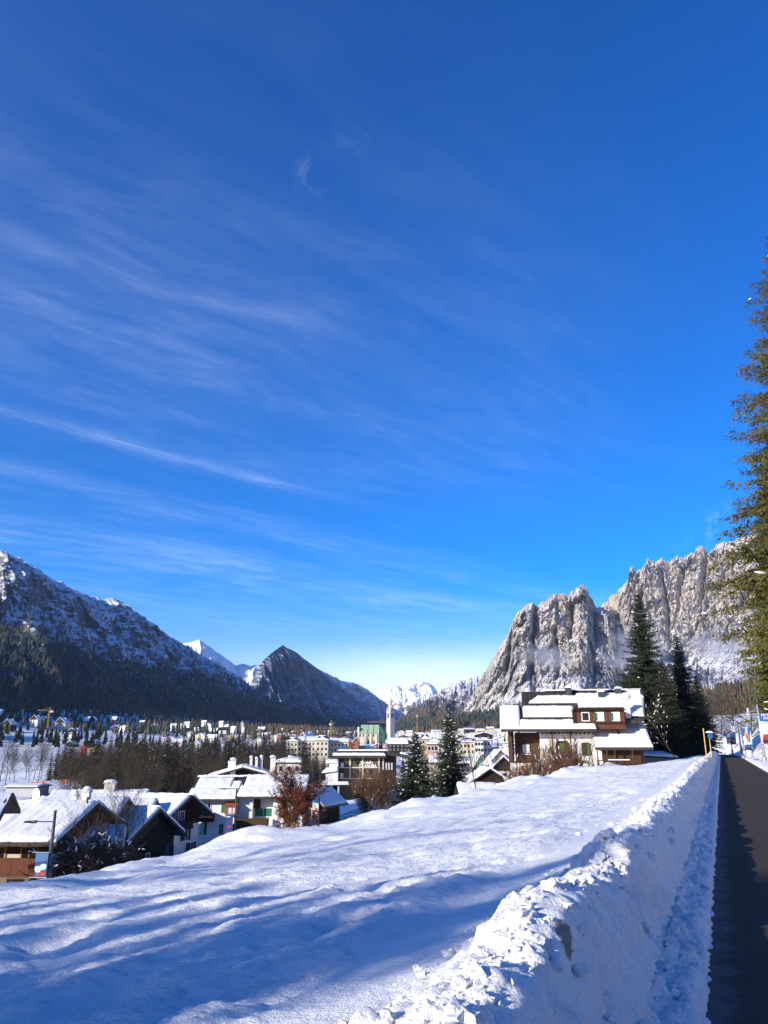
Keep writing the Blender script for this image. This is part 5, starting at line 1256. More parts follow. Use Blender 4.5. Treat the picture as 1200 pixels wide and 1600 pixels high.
# sign lettering
def text(body, size, mat, loc, rot, parent, name='lettering', ext=.01, align='CENTER', bold=0):
    c_ = bpy.data.curves.new(name, 'FONT'); c_.body = body; c_.size = size; c_.extrude = ext; c_.align_x = align; c_.align_y = 'CENTER'; c_.offset = bold; c_.materials.append(mat)
    tmp = bpy.data.objects.new('tmp', c_); COL.objects.link(tmp); dg = bpy.context.evaluated_depsgraph_get(); me = bpy.data.meshes.new_from_object(tmp.evaluated_get(dg)); bpy.data.objects.remove(tmp)
    me.name = name; o = link(bpy.data.objects.new(name, me), parent); o.location = loc; o.rotation_euler = rot; return o
text('Nobile', 1.35, M['frame_white'], (l3(573), .2, z3(1191.8)), (pi/2, 0, 0), ht, 'sign_lettering', .08, bold=.035); text('Dolomiti', 1.35, M['frame_white'], (l3(574), .2, z3(1196.6)), (pi/2, 0, 0), ht, 'sign_lettering', .08, bold=.035)
b_ = MB(); b_.prism([(l3(579), z3(1200)), (l3(584), z3(1200)), (l3(584), z3(1195.5)), (l3(581.5), z3(1193)), (l3(579), z3(1195.5))], 'y', .1, .24); b_.build('sign_emblem', M['frame_white'], ht)
hb('low_wing', 'plaster_grey', 505, 531, -4, 2, 1226, 1250)
r3d = hb('wing_roof', 'plaster', 504, 546, -5, .1, 1223, 1225); snow_slab('snow', [(l3(504), -5, z3(1223)), (l3(546), -5, z3(1223)), (l3(546), .1, z3(1223)), (l3(504), .1, z3(1223))], .5, r3d, seed=53, lip=.3, step=.8)
an = house_at('annex', 516, 231, -13.5, 0, 'small white annex with two snowy roofs leaning on the brown hotel', 'annex')
b_ = MB(); b_.box(-1.5, 2, 0, 4, -1, z3(1206)); b_.box(-.6, 2, 1, 4, z3(1206)+.002, z3(1190)); b_.build('wall', M['plaster'], an)
b_ = MB(); b_.hexa([(-2.6, -.5, z3(1206)-.4), (2, -.5, z3(1202)-.4), (2, 1, z3(1202)), (-2.6, 1, z3(1206))], [(-2.6, -.5, z3(1206)-.25), (2, -.5, z3(1202)-.25), (2, 1, z3(1202)+.2), (-2.6, 1, z3(1206)+.2)]); r_ = b_.build('roof', M['roof_dark'], an)
snow_slab('snow', [(-2.6, -.5, z3(1206)-.26), (2, -.5, z3(1203)-.26), (1.9, 1, z3(1198)), (-1.2, 1, z3(1202))], .6, r_, seed=54, lip=.3); snow_slab('snow', [(-1.6, .6, z3(1192)), (2, .6, z3(1192)), (2, 3, z3(1188)), (-1.2, 3, z3(1188))], .5, r_, seed=55, lip=.3)

# ------------------------------------------------------------ the long cream hotel
def block(name, px0, px1, Yd, py_base, py_eave, py_ridge, depth, wall, rows, cols, label, cat='hotel', group=None, hip=True, wh=1.5, ww=1.1, roof='roof_dark', rz=0, shut=None, snow=.45):
    zb_ = at(600, py_base, Yd)[2]; pc_ = (px0+px1)/2; h = house_at(name, pc_, Yd, zb_, rz, label, cat, group)
    k = (Yd*CT+(zb_-EYE)*ST)/1200; hx = (px1-px0)/2*k; hw_ = at(600, py_eave, Yd)[2]-zb_; rs_ = at(600, py_ridge, Yd+depth/2)[2]-zb_-hw_
    b_ = MB(); b_.box(-hx, hx, 0, depth, -6, hw_); b_.build('wall', M[wall], h)
    o_ = .8; i_ = depth*.42 if hip else -.3
    b_ = MB(); b_.hexa([(-hx-o_, -o_, hw_+.01), (hx+o_, -o_, hw_+.01), (hx+o_, depth+o_, hw_+.01), (-hx-o_, depth+o_, hw_+.01)], [(-hx+i_, depth/2-.3, hw_+rs_), (hx-i_, depth/2-.3, hw_+rs_), (hx-i_, depth/2+.3, hw_+rs_), (-hx+i_, depth/2+.3, hw_+rs_)]); rf_ = b_.build('roof', M[roof], h)
    snow_slab('snow', [(-hx-o_+.2, -o_+.2, hw_+.1), (hx+o_-.2, -o_+.2, hw_+.1), (hx-i_, depth/2, hw_+rs_+.02), (-hx+i_, depth/2, hw_+rs_+.02)], snow, rf_, seed=int(px0), lip=.5, step=1.2)
    snow_slab('snow', [(hx+o_-.2, -o_+.2, hw_+.1), (hx+o_-.2, depth+o_-.2, hw_+.1), (hx-i_, depth/2, hw_+rs_+.02), (hx-i_, depth/2-.1, hw_+rs_+.02)], snow, rf_, seed=int(px0)+1, lip=.5, step=1.2)
    Wf = Wall((0, 0, 0), 'front')
    for r in range(rows):
        for c in range(cols):
            z = hw_-(r+1)*(3.05)+.55
            if z < .3: continue
            f = MB(); a = -hx+2*hx*(c+.5)/cols; Wf.box(f, a-ww/2-.1, a+ww/2+.1, z-.1, z+wh+.1, -.05, .05); f_ = f.build('window', M['frame_white'] if shut is None else M[shut], h)
            g = MB(); Wf.box(g, a-ww/2, a+ww/2, z, z+wh, -.02, .08); g.build('pane', M['glass'], f_)
    return h
block('hotel', 447, 464, 478, 1192, 1158.5, 1152.5, 13, 'plaster_warm', 3, 3, 'left pavilion of the long cream hotel, with a hipped snowy roof', hip=True)
block('hotel', 464.5, 497, 484, 1192, 1157.5, 1151.5, 12, 'plaster_warm', 3, 6, 'middle wing of the long cream hotel behind the two spruces', hip=False)
block('hotel', 493, 512, 474, 1193, 1157, 1149.5, 14, 'plaster_warm', 3, 3, 'right pavilion of the long cream hotel, with a pyramid roof', hip=True)
block('hotel', 515, 544, 486, 1193, 1159, 1154, 12, 'plaster_warm', 3, 5, 'low right wing of the long cream hotel above the brown block', hip=False)
block('palazzo', 743, 756, 420, 1187, 1157, 1153.5, 10, 'plaster', 4, 3, 'tall white block with rows of windows left of the chalet', 'palace', hip=True, roof='roof_dark')
block('palazzo', 718, 742, 428, 1187, 1160, 1156.5, 10, 'plaster_warm', 3, 4, 'cream wing joined to the tall white block left of the chalet', 'palace', hip=False)
block('grey_block', 757, 767, 424, 1184, 1157, 1153.5, 10, 'plaster_grey', 3, 2, 'grey shaded wing right of the tall white block', 'house', hip=True)
block('white_villa', 670, 690, 520, 1178, 1160, 1152, 12, 'plaster', 2, 4, 'ornate white villa with mansard gables between the two snowy spruces', 'villa', hip=True)
block('villa', 659, 671, 545, 1176, 1155, 1147, 10, 'plaster_yellow', 3, 2, 'yellow house with steep snowy roof left of the white villa', 'house', hip=True)
block('white_house', 668, 684, 360, 1176, 1163, 1160, 9, 'plaster_pink', 1, 3, 'low pale pink house with flat snowy roof between the snowy spruces', 'house', hip=False)
block('flat_house', 673, 688, 210, 1204, 1192, 1182, 8, 'plaster_warm', 1, 2, 'two-step snowy roof between the two snow-dotted spruces', 'house', hip=False, snow=.6)
block('white_shed', 432, 470, 262, 1213, 1192, 1185, 12, 'plaster', 1, 3, 'white building with a rounded snow-heavy roof left of the two spruces', 'shed', hip=True, snow=1.0)
block('pavilion', 8, 56, 245, 1242, 1230, 1225.5, 9, 'plaster_grey', 1, 7, 'long low pavilion with a grey-white roof at the left edge', 'pavilion', hip=False, snow=.3)
# ------------------------------------------------------------ houses just left of the chalet
def y_on_ground(px, py, y0=430, y1=1500):
    ys = np.geomspace(y0, y1, 160); v = (px-600)/1200; z = terrain(v*ys, ys); q = project(v*ys, ys, z)[1]
    return float(ys[int(np.argmin(np.abs(q-py)))])
def small(name, px, Yd, py_base, py_eave, py_ridge, wpx, depth, ridge, wall, label, rz=0, upper=None, nwin=3, floors=1, group=None, cat='house', snow=.38, bal=None, over=.9, chim=True, shut=None, parts=True, roof='roof_dark', seed=None):
    zb_ = at(600, py_base, Yd)[2]; h = house_at(name, px, Yd, zb_, rz, label, cat, group); shift(h, depth/2)
    k = (Yd*CT+(zb_-EYE)*ST)/1200; L = wpx*k; hw_ = at(600, py_eave, Yd)[2]-zb_
    rs_ = at(600, py_ridge, Yd+(depth/2 if ridge == 'x' else 0))[2]-zb_-hw_; rs_ = max(rs_, 1.0)
    seed = seed if seed is not None else int(px*7+Yd) % 1000
    rf_ = gable(h, L, depth, hw_, rs_, ridge, wall, over=over, overg=.8, seed=seed, snow=snow, upper=upper, uz=hw_-.6 if upper else None, found=5, step=max(.35, L/14), roof=roof)
    Wf = Wall((0, -depth/2, 0), 'front')
    for fl_ in range(floors):
        for i in range(nwin):
            a = -L/2+L*(i+.5)/nwin; z = hw_-2.3-2.8*fl_
            if z < .2: continue
            f = MB(); Wf.box(f, a-.55, a+.55, z-.08, z+1.35, -.05, .07); f_ = f.build('window', M[shut or 'frame_white'], h)
            g = MB(); Wf.box(g, a-.42, a+.42, z, z+1.27, -.02, .10); g.build('pane', M['glass'], f_)
    if bal: balcony(h, Wf, -L/2-.2, L/2+.2, hw_-2.5, 1.1, .95, bal)
    if chim: chimney(h, L*.2, depth*.1, hw_, hw_+rs_+.9, .7)
    return h
small('chalet_house', 767, 150, 1247, 1218, 1203, 45, 10, 'y', 'plaster', 'white gabled house with honey-coloured balcony under the chalet corner', upper='wood_dark', nwin=3, bal='wood_light', over=1.6, floors=2)
small('gabled_house', 789, 172, 1225, 1200, 1184, 34, 10, 'y', 'plaster', 'white gabled house half hidden behind the chalet corner', upper='wood_dark', nwin=3, over=1.4, rz=radians(-12))
small('gabled_house', 783, 205, 1206, 1190, 1174, 30, 10, 'y', 'plaster', 'steep snowy gable above the half-hidden white house', nwin=2, over=1.3)
small('rust_house', 731, 225, 1215, 1193, 1186, 24, 9, 'x', 'rust', 'rust-red house with blue awning right of the snowy spruces', nwin=3, snow=.6)
gh = small('green_sign_house', 751, 215, 1208, 1193, 1182, 13, 9, 'y', 'wood_dark', 'narrow dark gable with a pale green hoarding beside the rust-red house', nwin=1)
b_ = MB(); b_.box(-1.0, 1.0, -4.62, -4.5, 1.2, 4.2); b_.build('hoarding', M['shutter_pale'], gh)
aw = house_at('awning', 726, 220, at(600, 1203, 220)[2], 0, 'small turquoise awning on the rust-red house', 'awning'); M['turquoise'] = mat_plain('turquoise_cloth', (.05, .35, .45), .7)
b_ = MB(); b_.hexa([(-1, -1.6, .3), (.9, -1.6, .3), (.9, .4, 1.2), (-1, .4, 1.2)], [(-1, -1.6, .36), (.9, -1.6, .36), (.9, .4, 1.26), (-1, .4, 1.26)]); b_.build('cloth', M['turquoise'], aw)
small('snowy_shed', 749, 112, 1262, 1244, 1234, 46, 6, 'x', 'wood_dark', 'low shed with a thick snow roof behind the leaning bare tree', nwin=0, snow=.5, chim=False, cat='shed')
small('house', 725, 175, 1232, 1219, 1212, 18, 7, 'x', 'plaster_grey', 'small grey outbuilding behind the right snowy spruce', nwin=2, snow=.45, chim=False)
small('wooden_house', 482, 128, 1290, 1252, 1236, 36, 8, 'y', 'wood_dark', 'dark timber house with steep gable behind the red tree', nwin=1, over=1.2, rz=radians(-20), chim=False, snow=.14)

# ------------------------------------------------------------ church
YC = 1050.0; zc0 = ter(x_at(580, YC, 5), YC)
chx = x_at(576, YC, 5); cb = min(zc0, at(600, 1160, YC)[2])
church = empty('church', (chx, YC, cb), 0, 'cream parish church with a pale green copper roof left of its bell tower', 'church')
kc = (YC*CT)/1200
def zC(py, Yd=YC): return at(600, py, Yd)[2]-cb
def lC(px): return (px-576)*kc
b_ = MB(); b_.box(lC(561), lC(592), 0, 18, -8, zC(1145.5)); b_.build('nave', M['plaster_warm'], church)
b_ = MB(); b_.box(lC(558.3), lC(561), -.5, 19, -8, zC(1136)); b_.build('facade', M['plaster'], church)
b_ = MB(); b_.hexa([(lC(560.6), -1, zC(1146)), (lC(592.5), -1, zC(1146)), (lC(592.5), 19, zC(1146)), (lC(560.6), 19, zC(1146))], [(lC(564), 9, zC(1132.5, YC+9)), (lC(592.3), 9, zC(1132.5, YC+9)), (lC(592.3), 10, zC(1132.5, YC+9)), (lC(564), 10, zC(1132.5, YC+9))]); rf = b_.build('roof', M['copper'], church)
b_ = MB(); 
for px in (573.5, 582.5): b_.hexa([(lC(px), -1.2, zC(1146.2)), (lC(px+.9), -1.2, zC(1146.2)), (lC(px+2.2), 9, zC(1133, YC+9)), (lC(px+1.4), 9, zC(1133, YC+9))], [(lC(px), -1.2, zC(1145.6)), (lC(px+.9), -1.2, zC(1145.6)), (lC(px+2.2), 9, zC(1132.4, YC+9)), (lC(px+1.4), 9, zC(1132.4, YC+9))])
b_.build('roof_rib', M['copper_dark'], rf)
b_ = MB(); b_.lathe([(8.5, -8), (8.5, zC(1147)), (9, zC(1146.5)), (3, zC(1136))], (lC(593.5), 9.5, 0), 8); b_.build('apse', M['copper_dark'], church)
Wc = Wall((0, 0, 0), 'front')
for px in (562.8, 567.6, 576, 584): 
    b_ = MB(); b_.prism([(lC(px)+a, zC(1151)+c) for a, c in arch_poly(1.7, 3.2)], 'y', -.12, .1); b_.build('window', M['glass'], church)
for px in (571.5, 579.6, 588.5): b_ = MB(); b_.box(lC(px), lC(px+.8), -1.4, -.02, -6, zC(1147)); b_.build('buttress', M['plaster_warm'], church)
tw_ = empty('bell_tower', (x_at(610.3, YC+8, 5), YC+8, cb), radians(40), 'tall pale stone bell tower with a green spire in the town centre', 'tower')
YT = YC+8
def zT(py): return at(600, py, YT)[2]-cb
a_ = 3.9
def ring(h0, h1, a0, a1): b_.hexa([(-a0, -a0, h0), (a0, -a0, h0), (a0, a0, h0), (-a0, a0, h0)], [(-a1, -a1, h1), (a1, -a1, h1), (a1, a1, h1), (-a1, a1, h1)])
b_ = MB(); ring(-8, zT(1127), a_, a_*.97); ring(zT(1127)+.01, zT(1125.5), a_*1.07, a_*1.07); ring(zT(1125.5)+.01, zT(1112), a_*.96, a_*.94); ring(zT(1112)+.01, zT(1111), a_*1.08, a_*1.08)
b_.build('shaft', M['stone'], tw_)
b_ = MB(); b_.lathe([(2.9, zT(1111)), (2.6, zT(1102)), (3.0, zT(1101.6)), (3.0, zT(1101))], (0, 0, 0), 8); b_.build('lantern', M['stone'], tw_)
for sx in (-1, 1):
    for sy in (-1, 1): b_ = MB(); b_.lathe([(.9, zT(1111)), (.8, zT(1107)), (.05, zT(1103.5))], (sx*3.0, sy*3.0, 0), 6); b_.build('pinnacle', M['stone'], tw_)
b_ = MB(); b_.lathe([(2.9, zT(1101)), (1.6, zT(1095)), (.08, zT(1086))], (0, 0, 0), 8); b_.build('spire', M['copper'], tw_)
b_ = MB(); b_.tube([(0, 0, zT(1087.5)), (0, 0, zT(1082))], .22, 5); b_.box(-.9, .9, -.15, .15, zT(1084.4), zT(1083.9)); b_.lathe([(.1, zT(1087)), (.7, zT(1086.6)), (.1, zT(1086))], (0, 0, 0), 8); b_.build('cross', M['metal_dark'], tw_)
for nm, org, fc in (('front', (0, -a_*.96, 0), 'front'), ('left', (-a_*.96, 0, 0), 'left')):
    W_ = Wall(org, fc)
    for px in (-1.1, 1.1):
        b_ = MB()
        if fc == 'front': b_.prism([(px+a, zT(1122)+c) for a, c in arch_poly(1.5, 6.2)], 'y', org[1]-.15, org[1]+.2)
        else: b_.prism([(px+a, zT(1122)+c) for a, c in arch_poly(1.5, 6.2)], 'x', org[0]-.15, org[0]+.2)
        b_.build('belfry_opening', M['glass'], tw_)

# ------------------------------------------------------------ cranes
M['crane_yellow'] = mat_plain('crane_yellow', (.36, .22, .06), .6, var=.1)
def crane(px, Yd, py_b, py_t, jib, rz, label, hook=True):
    zb_ = at(600, py_b, Yd)[2]; H = at(600, py_t, Yd)[2]-zb_; c = empty('tower_crane', (x_at(px, Yd, zb_), Yd, zb_), rz, label, 'crane'); s = H/30
    def lattice(nm, p0, p1, w_, n, par):
        p0, p1 = mathutils.Vector(p0), mathutils.Vector(p1); d = p1-p0; b_ = MB(); u = d.normalized(); a = u.orthogonal().normalized()*w_; e = u.cross(a)
        cs = [a+e, a-e, -a-e, -a+e]; r = w_*.16
        for q in cs: b_.tube([p0+q, p1+q], r, 4)
        for i in range(n):
            f0, f1 = d*(i/n), d*((i+1)/n)
            for k in range(4): b_.tube([p0+f0+cs[k], p0+f1+cs[(k+1) % 4]], r*.7, 3, False)
        return b_.build(nm, M['crane_yellow'], par)
    w_ = .75*max(1, s)
    lattice('mast', (0, 0, -4), (0, 0, H), w_, 16, c); lattice('jib', (0, 0, H), (jib, 0, H+.02*abs(jib)), w_*.6, 12, c); lattice('counter_jib', (0, 0, H), (-jib*.25, 0, H), w_*.6, 4, c)
    b_ = MB(); b_.tube([(0, 0, H), (0, 0, H+3.5)], w_*.4, 4); b_.tube([(0, 0, H+3.4), (jib*.7, 0, H+.5)], .12, 4); b_.tube([(0, 0, H+3.4), (-jib*.22, 0, H+.5)], .12, 4); b_.build('top', M['crane_yellow'], c)
    b_ = MB(); b_.box(-jib*.25-1, -jib*.25+1, -.8, .8, H-2.2, H-.3); b_.build('counterweight', M['plaster_grey'], c); b_ = MB(); b_.box(.8, 2.4, -.8, .8, H-2.2, H-.4); b_.build('cab', M['frame_white'], c)
crane(75, 900, 1132, 1110, -13, radians(8), 'yellow tower crane among the hillside farms, jib pointing left')
crane(517, 900, 1153, 1130, 14, radians(75), 'slim yellow tower crane above the long cream hotel')
crane(652, 1180, 1142, 1117, 12, radians(80), 'yellow-brown tower crane right of the bell tower')
crane(604.5, 1140, 1150, 1128.5, -28, radians(0), 'crane with a long reddish jib behind the church roof')

# ------------------------------------------------------------ hillside farms, villas and the town: every house its own
fm = [(10, 880, 1136, 1131, 1124, 20, 'wood_dark', 'dark farmhouse at the left edge above the meadow'), (52, 930, 1131, 1124, 1118, 18, 'plaster', 'white farmhouse with a dark timber gable left of the yellow crane'),
      (-3, 980, 1124, 1115, 1109, 12, 'wood_dark', 'dark house corner at the left edge high on the hill'), (66, 950, 1130, 1124, 1120, 10, 'wood_dark', 'small dark house touching the farmhouse left of the yellow crane'),
      (93, 880, 1136, 1129, 1122, 23, 'plaster', 'broad white farmhouse right of the yellow crane'), (111, 760, 1151, 1144, 1138, 25, 'plaster', 'large dark-gabled farmhouse alone on the snowy meadow'),
      (109, 640, 1165, 1162, 1158, 14, 'wood_dark', 'small hay barn at the lower meadow, left of its pair'), (141, 650, 1164, 1161, 1156, 20, 'wood_dark', 'snow-roofed hay barn at the lower meadow, right of its pair'),
      (134, 930, 1132, 1125, 1120, 12, 'wood_dark', 'dark house half hidden by spruces above the meadow'), (144, 900, 1133, 1126, 1120, 13, 'plaster', 'house with two snowy roof tips left of the pointed spruces'),
      (178, 1000, 1127, 1123, 1120, 9, 'rust', 'small reddish hut high beside the forest edge'), (180, 840, 1143, 1137, 1133, 15, 'wood_dark', 'snow-roofed house at the right end of the meadow'),
      (190, 820, 1147, 1140, 1134, 9, 'plaster_grey', 'tall grey house at the right end of the meadow'), (219, 620, 1172, 1163, 1157, 14, 'wood_dark', 'dark chalet with pale lower floor in the grove clearing'),
      (32, 1080, 1117, 1113, 1109, 8, 'plaster', 'tiny pale house among trees high at the left')]
for px, Yd, b0, e0, r0, wp, wl, lb in fm:
    Yd = y_on_ground(px, b0+1)
    small('farmhouse', px, Yd, b0, e0, r0, wp*.82, wp*.6, 'y' if wp > 12 else 'x', wl, lb, upper='wood_dark' if wl == 'plaster' else None, nwin=4 if wp > 16 else 2, group='farmhouses above the meadow', over=1.6, rz=radians(-15), chim=wp > 14, bal='wood_dark' if wp > 20 else None, snow=.5)
vil = [(240, 870, 1138, 1134, 1131, 11, 'plaster_grey'), (222, 930, 1131, 1128, 1126, 8, 'wood_dark'), (263, 700, 1158, 1154, 1151, 18, 'plaster_grey'), (262, 690, 1169, 1165, 1160, 17, 'plaster_yellow'), (280, 720, 1166, 1160, 1155, 16, 'plaster'), (270, 900, 1139, 1134, 1131, 10, 'plaster'),
       (283, 960, 1140, 1134, 1130, 9, 'plaster_warm'), (258, 830, 1150, 1146, 1143, 9, 'wood_dark'), (304, 900, 1146, 1141, 1137, 13, 'plaster_warm'), (312, 800, 1156, 1150, 1146, 18, 'plaster_warm'), (297, 860, 1150, 1146, 1143, 9, 'plaster'), (308, 700, 1166, 1162, 1158, 14, 'plaster_grey'),
       (325, 930, 1137, 1133, 1130, 10, 'plaster'), (333, 880, 1146, 1142, 1138, 13, 'wood_dark'), (347, 850, 1152, 1146, 1142, 10, 'plaster_pink'), (330, 800, 1158, 1153, 1148, 15, 'plaster'), (352, 960, 1138, 1135, 1132, 9, 'wood_dark'), (361, 900, 1142, 1138, 1135, 13, 'plaster'), (363, 830, 1155, 1151, 1148, 17, 'plaster_yellow'),
       (378, 980, 1142, 1137, 1133, 7, 'plaster'), (378, 1000, 1136, 1131, 1127, 5, 'plaster'), (398, 900, 1146, 1143, 1140, 16, 'plaster'), (412, 870, 1152, 1148, 1145, 20, 'plaster_grey'), (408, 960, 1143, 1139, 1136, 11, 'wood_dark'), (404, 820, 1163, 1157, 1152, 10, 'plaster_warm'), (428, 850, 1157, 1151, 1149, 11, 'stone'),
       (292, 1050, 1133, 1130, 1128, 8, 'plaster'), (318, 1080, 1131, 1128, 1126, 8, 'plaster_warm'), (345, 1100, 1132, 1129, 1127, 7, 'plaster'), (390, 780, 1166, 1161, 1157, 9, 'plaster')]
side = ['behind the grove', 'near the forest edge', 'among bare trees', 'with a broad snowy roof', 'on the wooded slope', 'between two dark spruces']
RV = random.Random(9)
cname = {'plaster': 'white', 'plaster_grey': 'grey', 'wood_dark': 'dark timber', 'plaster_yellow': 'yellowish', 'plaster_warm': 'cream', 'plaster_pink': 'pink', 'stone': 'stone', 'rust': 'red-brown'}
ordw = ['first', 'second', 'third', 'fourth', 'fifth', 'sixth', 'seventh', 'eighth', 'ninth', 'tenth', 'eleventh', 'twelfth', 'thirteenth', 'fourteenth', 'fifteenth', 'sixteenth', 'seventeenth', 'eighteenth', 'nineteenth', 'twentieth']
vil.sort(); cnt = {}
for px, Yd, b0, e0, r0, wp, wl in vil:
    Yd = y_on_ground(px, b0+1)
    row = 'upper' if b0 < 1140 else 'middle' if b0 < 1153 else 'lower'; k = (row, wl); cnt[k] = cnt.get(k, 0)+1
    small('villa', px, Yd, b0, e0, r0, wp, wp*.6, 'x' if RV.random() < .6 else 'y', wl, f'{ordw[cnt[k]-1]} {cname[wl]} villa from the left in the {row} row on the wooded slope', nwin=3, floors=2, group='villas on the wooded slope', rz=radians(RV.uniform(-25, 10)), chim=RV.random() < .4, snow=.55, cat='villa')
# the town, row by row
rowsT = [('front', 560, 640, 1172, 1178), ('second', 700, 820, 1163, 1168), ('third', 900, 1030, 1158, 1161), ('fourth', 1130, 1300, 1153, 1156), ('back', 1420, 1750, 1148, 1151)]
takenpx = {'front': [(520, 632), (655, 700), (712, 770), (440, 548)], 'second': [(655, 676), (445, 515)], 'third': [(556, 625)], 'fourth': [(556, 620)], 'back': [(600, 622)]}
spans = {'front': (560, 800), 'second': (445, 805), 'third': (440, 805), 'fourth': (425, 810), 'back': (430, 812)}
wallsT = ['plaster', 'plaster', 'plaster_warm', 'plaster_yellow', 'plaster_pink', 'wood_dark', 'wood_brown', 'plaster_grey', 'rust', 'plaster_warm', 'wood_dark']
for rname, ya, yb, pa, pb in rowsT:
    px, pend = spans[rname]; cnt = {}
    while px < pend:
        Yd = RV.uniform(ya, yb); wm = RV.uniform(11, 22); wp = wm*1200/(Yd*CT); px += wp*.5+RV.uniform(0, 4)
        if not any(a-3 < px < b+3 for a, b in takenpx[rname]):
            wl = RV.choice(wallsT); zb_ = ter(x_at(px, Yd, 0), Yd); pyb = float(project(0, Yd, zb_)[1]); fl_ = RV.choice((1, 2, 2, 3)); pe = pyb-(fl_*2.9+.5)*1200/(Yd*CT); pr = pe-RV.uniform(2.0, 3.2)*1200/(Yd*CT)
            cnt[wl] = cnt.get(wl, 0)+1
            small('town_house', px, Yd, pyb, pe, pr, wp, RV.uniform(10, 14), 'x' if RV.random() < .6 else 'y', wl, f'{ordw[min(19, cnt[wl]-1)]} {cname.get(wl, "brown timber")} house from the left in the {rname} row of the town', nwin=RV.choice((2, 3, 4)), floors=min(fl_, 3), group=f'houses in the {rname} row of the town', rz=radians(RV.uniform(-30, 14)), chim=RV.random() < .5, snow=.6, shut='frame_dark' if RV.random() < .5 else None, over=1.7)
        px += wp*.5
red = small('red_house', 556.5, 700, 1176, 1158, 1153, 8, 12, 'y', 'rust', 'deep red gabled house in front of the church', nwin=1, floors=3, snow=.5)
small('brown_hall', 622, 640, 1180, 1162, 1154, 30, 14, 'x', 'wood_dark', 'large dark timber hall with broad snowy roof in front of the bell tower', nwin=5, floors=2, snow=.6)
small('orange_house', 473, 640, 1164, 1151, 1145, 10, 12, 'y', 'rust', 'orange-brown gabled house above the long cream hotel', nwin=2, floors=2, rz=radians(-30), snow=.6)
# ================================================================== LOWER ROAD AND STREET FURNITURE
rd = np.array([(-60, 44), (75, 55), (200, 68), (350, 86), (480, 108), (560, 138), (640, 185), (700, 240)], float)
rdx = np.array([x_at(a, b_, -9.5) for a, b_ in rd]); rdy = rd[:, 1]
tt_ = np.linspace(0, 1, 160); rY = np.interp(tt_, np.linspace(0, 1, 8), rdy); rX = np.interp(tt_, np.linspace(0, 1, 8), rdx)
k_ = np.ones(15)/15; rX = np.convolve(np.pad(rX, 7, 'edge'), k_, 'valid'); rY = np.convolve(np.pad(rY, 7, 'edge'), k_, 'valid')
dx, dy_ = np.gradient(rX), np.gradient(rY); ln_ = np.hypot(dx, dy_); nx, ny = dy_/ln_, -dx/ln_
rz_ = np.interp(rY, [44, 86, 108, 138, 185, 240], [-8.4, -10.3, -10.5, -9.8, -9.5, -11.5])
offs = np.array([-8.5, -7.6, -6.6, -5.4, -4.6, -4.2, -3.9, -3.6, 3.6, 3.9, 4.3, 5.2, 6.5]); hs = np.array([-1.6, .75, .95, .9, .8, .5, .15, -.02, -.02, .15, .55, .7, -1.5])
Pn = np.stack([rX[:, None]+nx[:, None]*offs, rY[:, None]+ny[:, None]*offs, rz_[:, None]+hs+fbm(np.arange(160)[:, None]*.6, offs[None]*.9, 3, 7)*.16*(np.abs(offs) > 3.7)+0*rX[:, None]], -1)
o = grid_mesh('road_banks', Pn, M['snow_ground']); tag(o, kind='structure')
o2 = np.linspace(-3.7, 3.7, 9); Pr = np.stack([rX[:, None]+nx[:, None]*o2, rY[:, None]+ny[:, None]*o2, rz_[:, None]+.03+0*o2], -1)
m, t, b = material('wet_road')
p = t.geo(); n_ = t.noise(p, 1.2, 5, .6); t.put(b.inputs['Base Color'], t.mix(n_, (.04, .045, .055), (.10, .11, .13))); t.put(b.inputs['Roughness'], t.ramp(n_, .4, .6, .25, .6))
o = grid_mesh('road', Pr, m); tag(o, kind='structure')

def lamp_post(px, Yd, zb_, H, arm, arm_h, label, lean=0, style='flat', group=None, thick=.09):
    L = empty('street_lamp', (x_at(px, Yd, zb_), Yd, zb_), 0, label, 'street lamp', group)
    b_ = MB(); b_.tube([(0, 0, -.6), (0, 0, H*.5), (0, 0, H)], [thick*1.3, thick, thick*.75], 10); b_.lathe([(thick*1.9, -.2), (thick*1.9, .5), (thick*1.2, .6)], (0, 0, 0), 10); b_.build('pole', M['metal_grey' if style == 'bell' else 'metal_dark'], L, True)
    b_ = MB()
    if style == 'bell':
        b_.tube([(0, 0, arm_h), (arm, 0, arm_h)], .035, 8); b_.tube([(0, 0, arm_h+.45), (arm*.62, 0, arm_h+.02)], .025, 6); b_.build('arm', M['metal_grey'], L)
        b_ = MB(); b_.lathe([(.06, arm_h+.28), (.10, arm_h+.22), (.10, arm_h+.05), (.13, arm_h-.05), (.22, arm_h-.22), (.36, arm_h-.36), (.34, arm_h-.38), (.05, arm_h-.25)], (arm*1.12, 0, 0), 18); b_.build('lamp_shade', M['metal_grey'], L, True)
    else:
        b_.tube([(0, 0, arm_h), (arm*.75, 0, arm_h+.02)], .035, 6); b_.build('arm', M['metal_dark'], L)
        b_ = MB(); s = 1 if arm > 0 else -1
        b_.hexa([(arm*.7, -.12, arm_h-.08), (arm*1.15, -.09, arm_h-.04), (arm*1.15, .09, arm_h-.04), (arm*.7, .12, arm_h-.08)], [(arm*.7, -.1, arm_h+.09), (arm*1.15, -.05, arm_h+.03), (arm*1.15, .05, arm_h+.03), (arm*.7, .1, arm_h+.09)]); b_.build('lamp_head', M['metal_dark'], L)
    return L
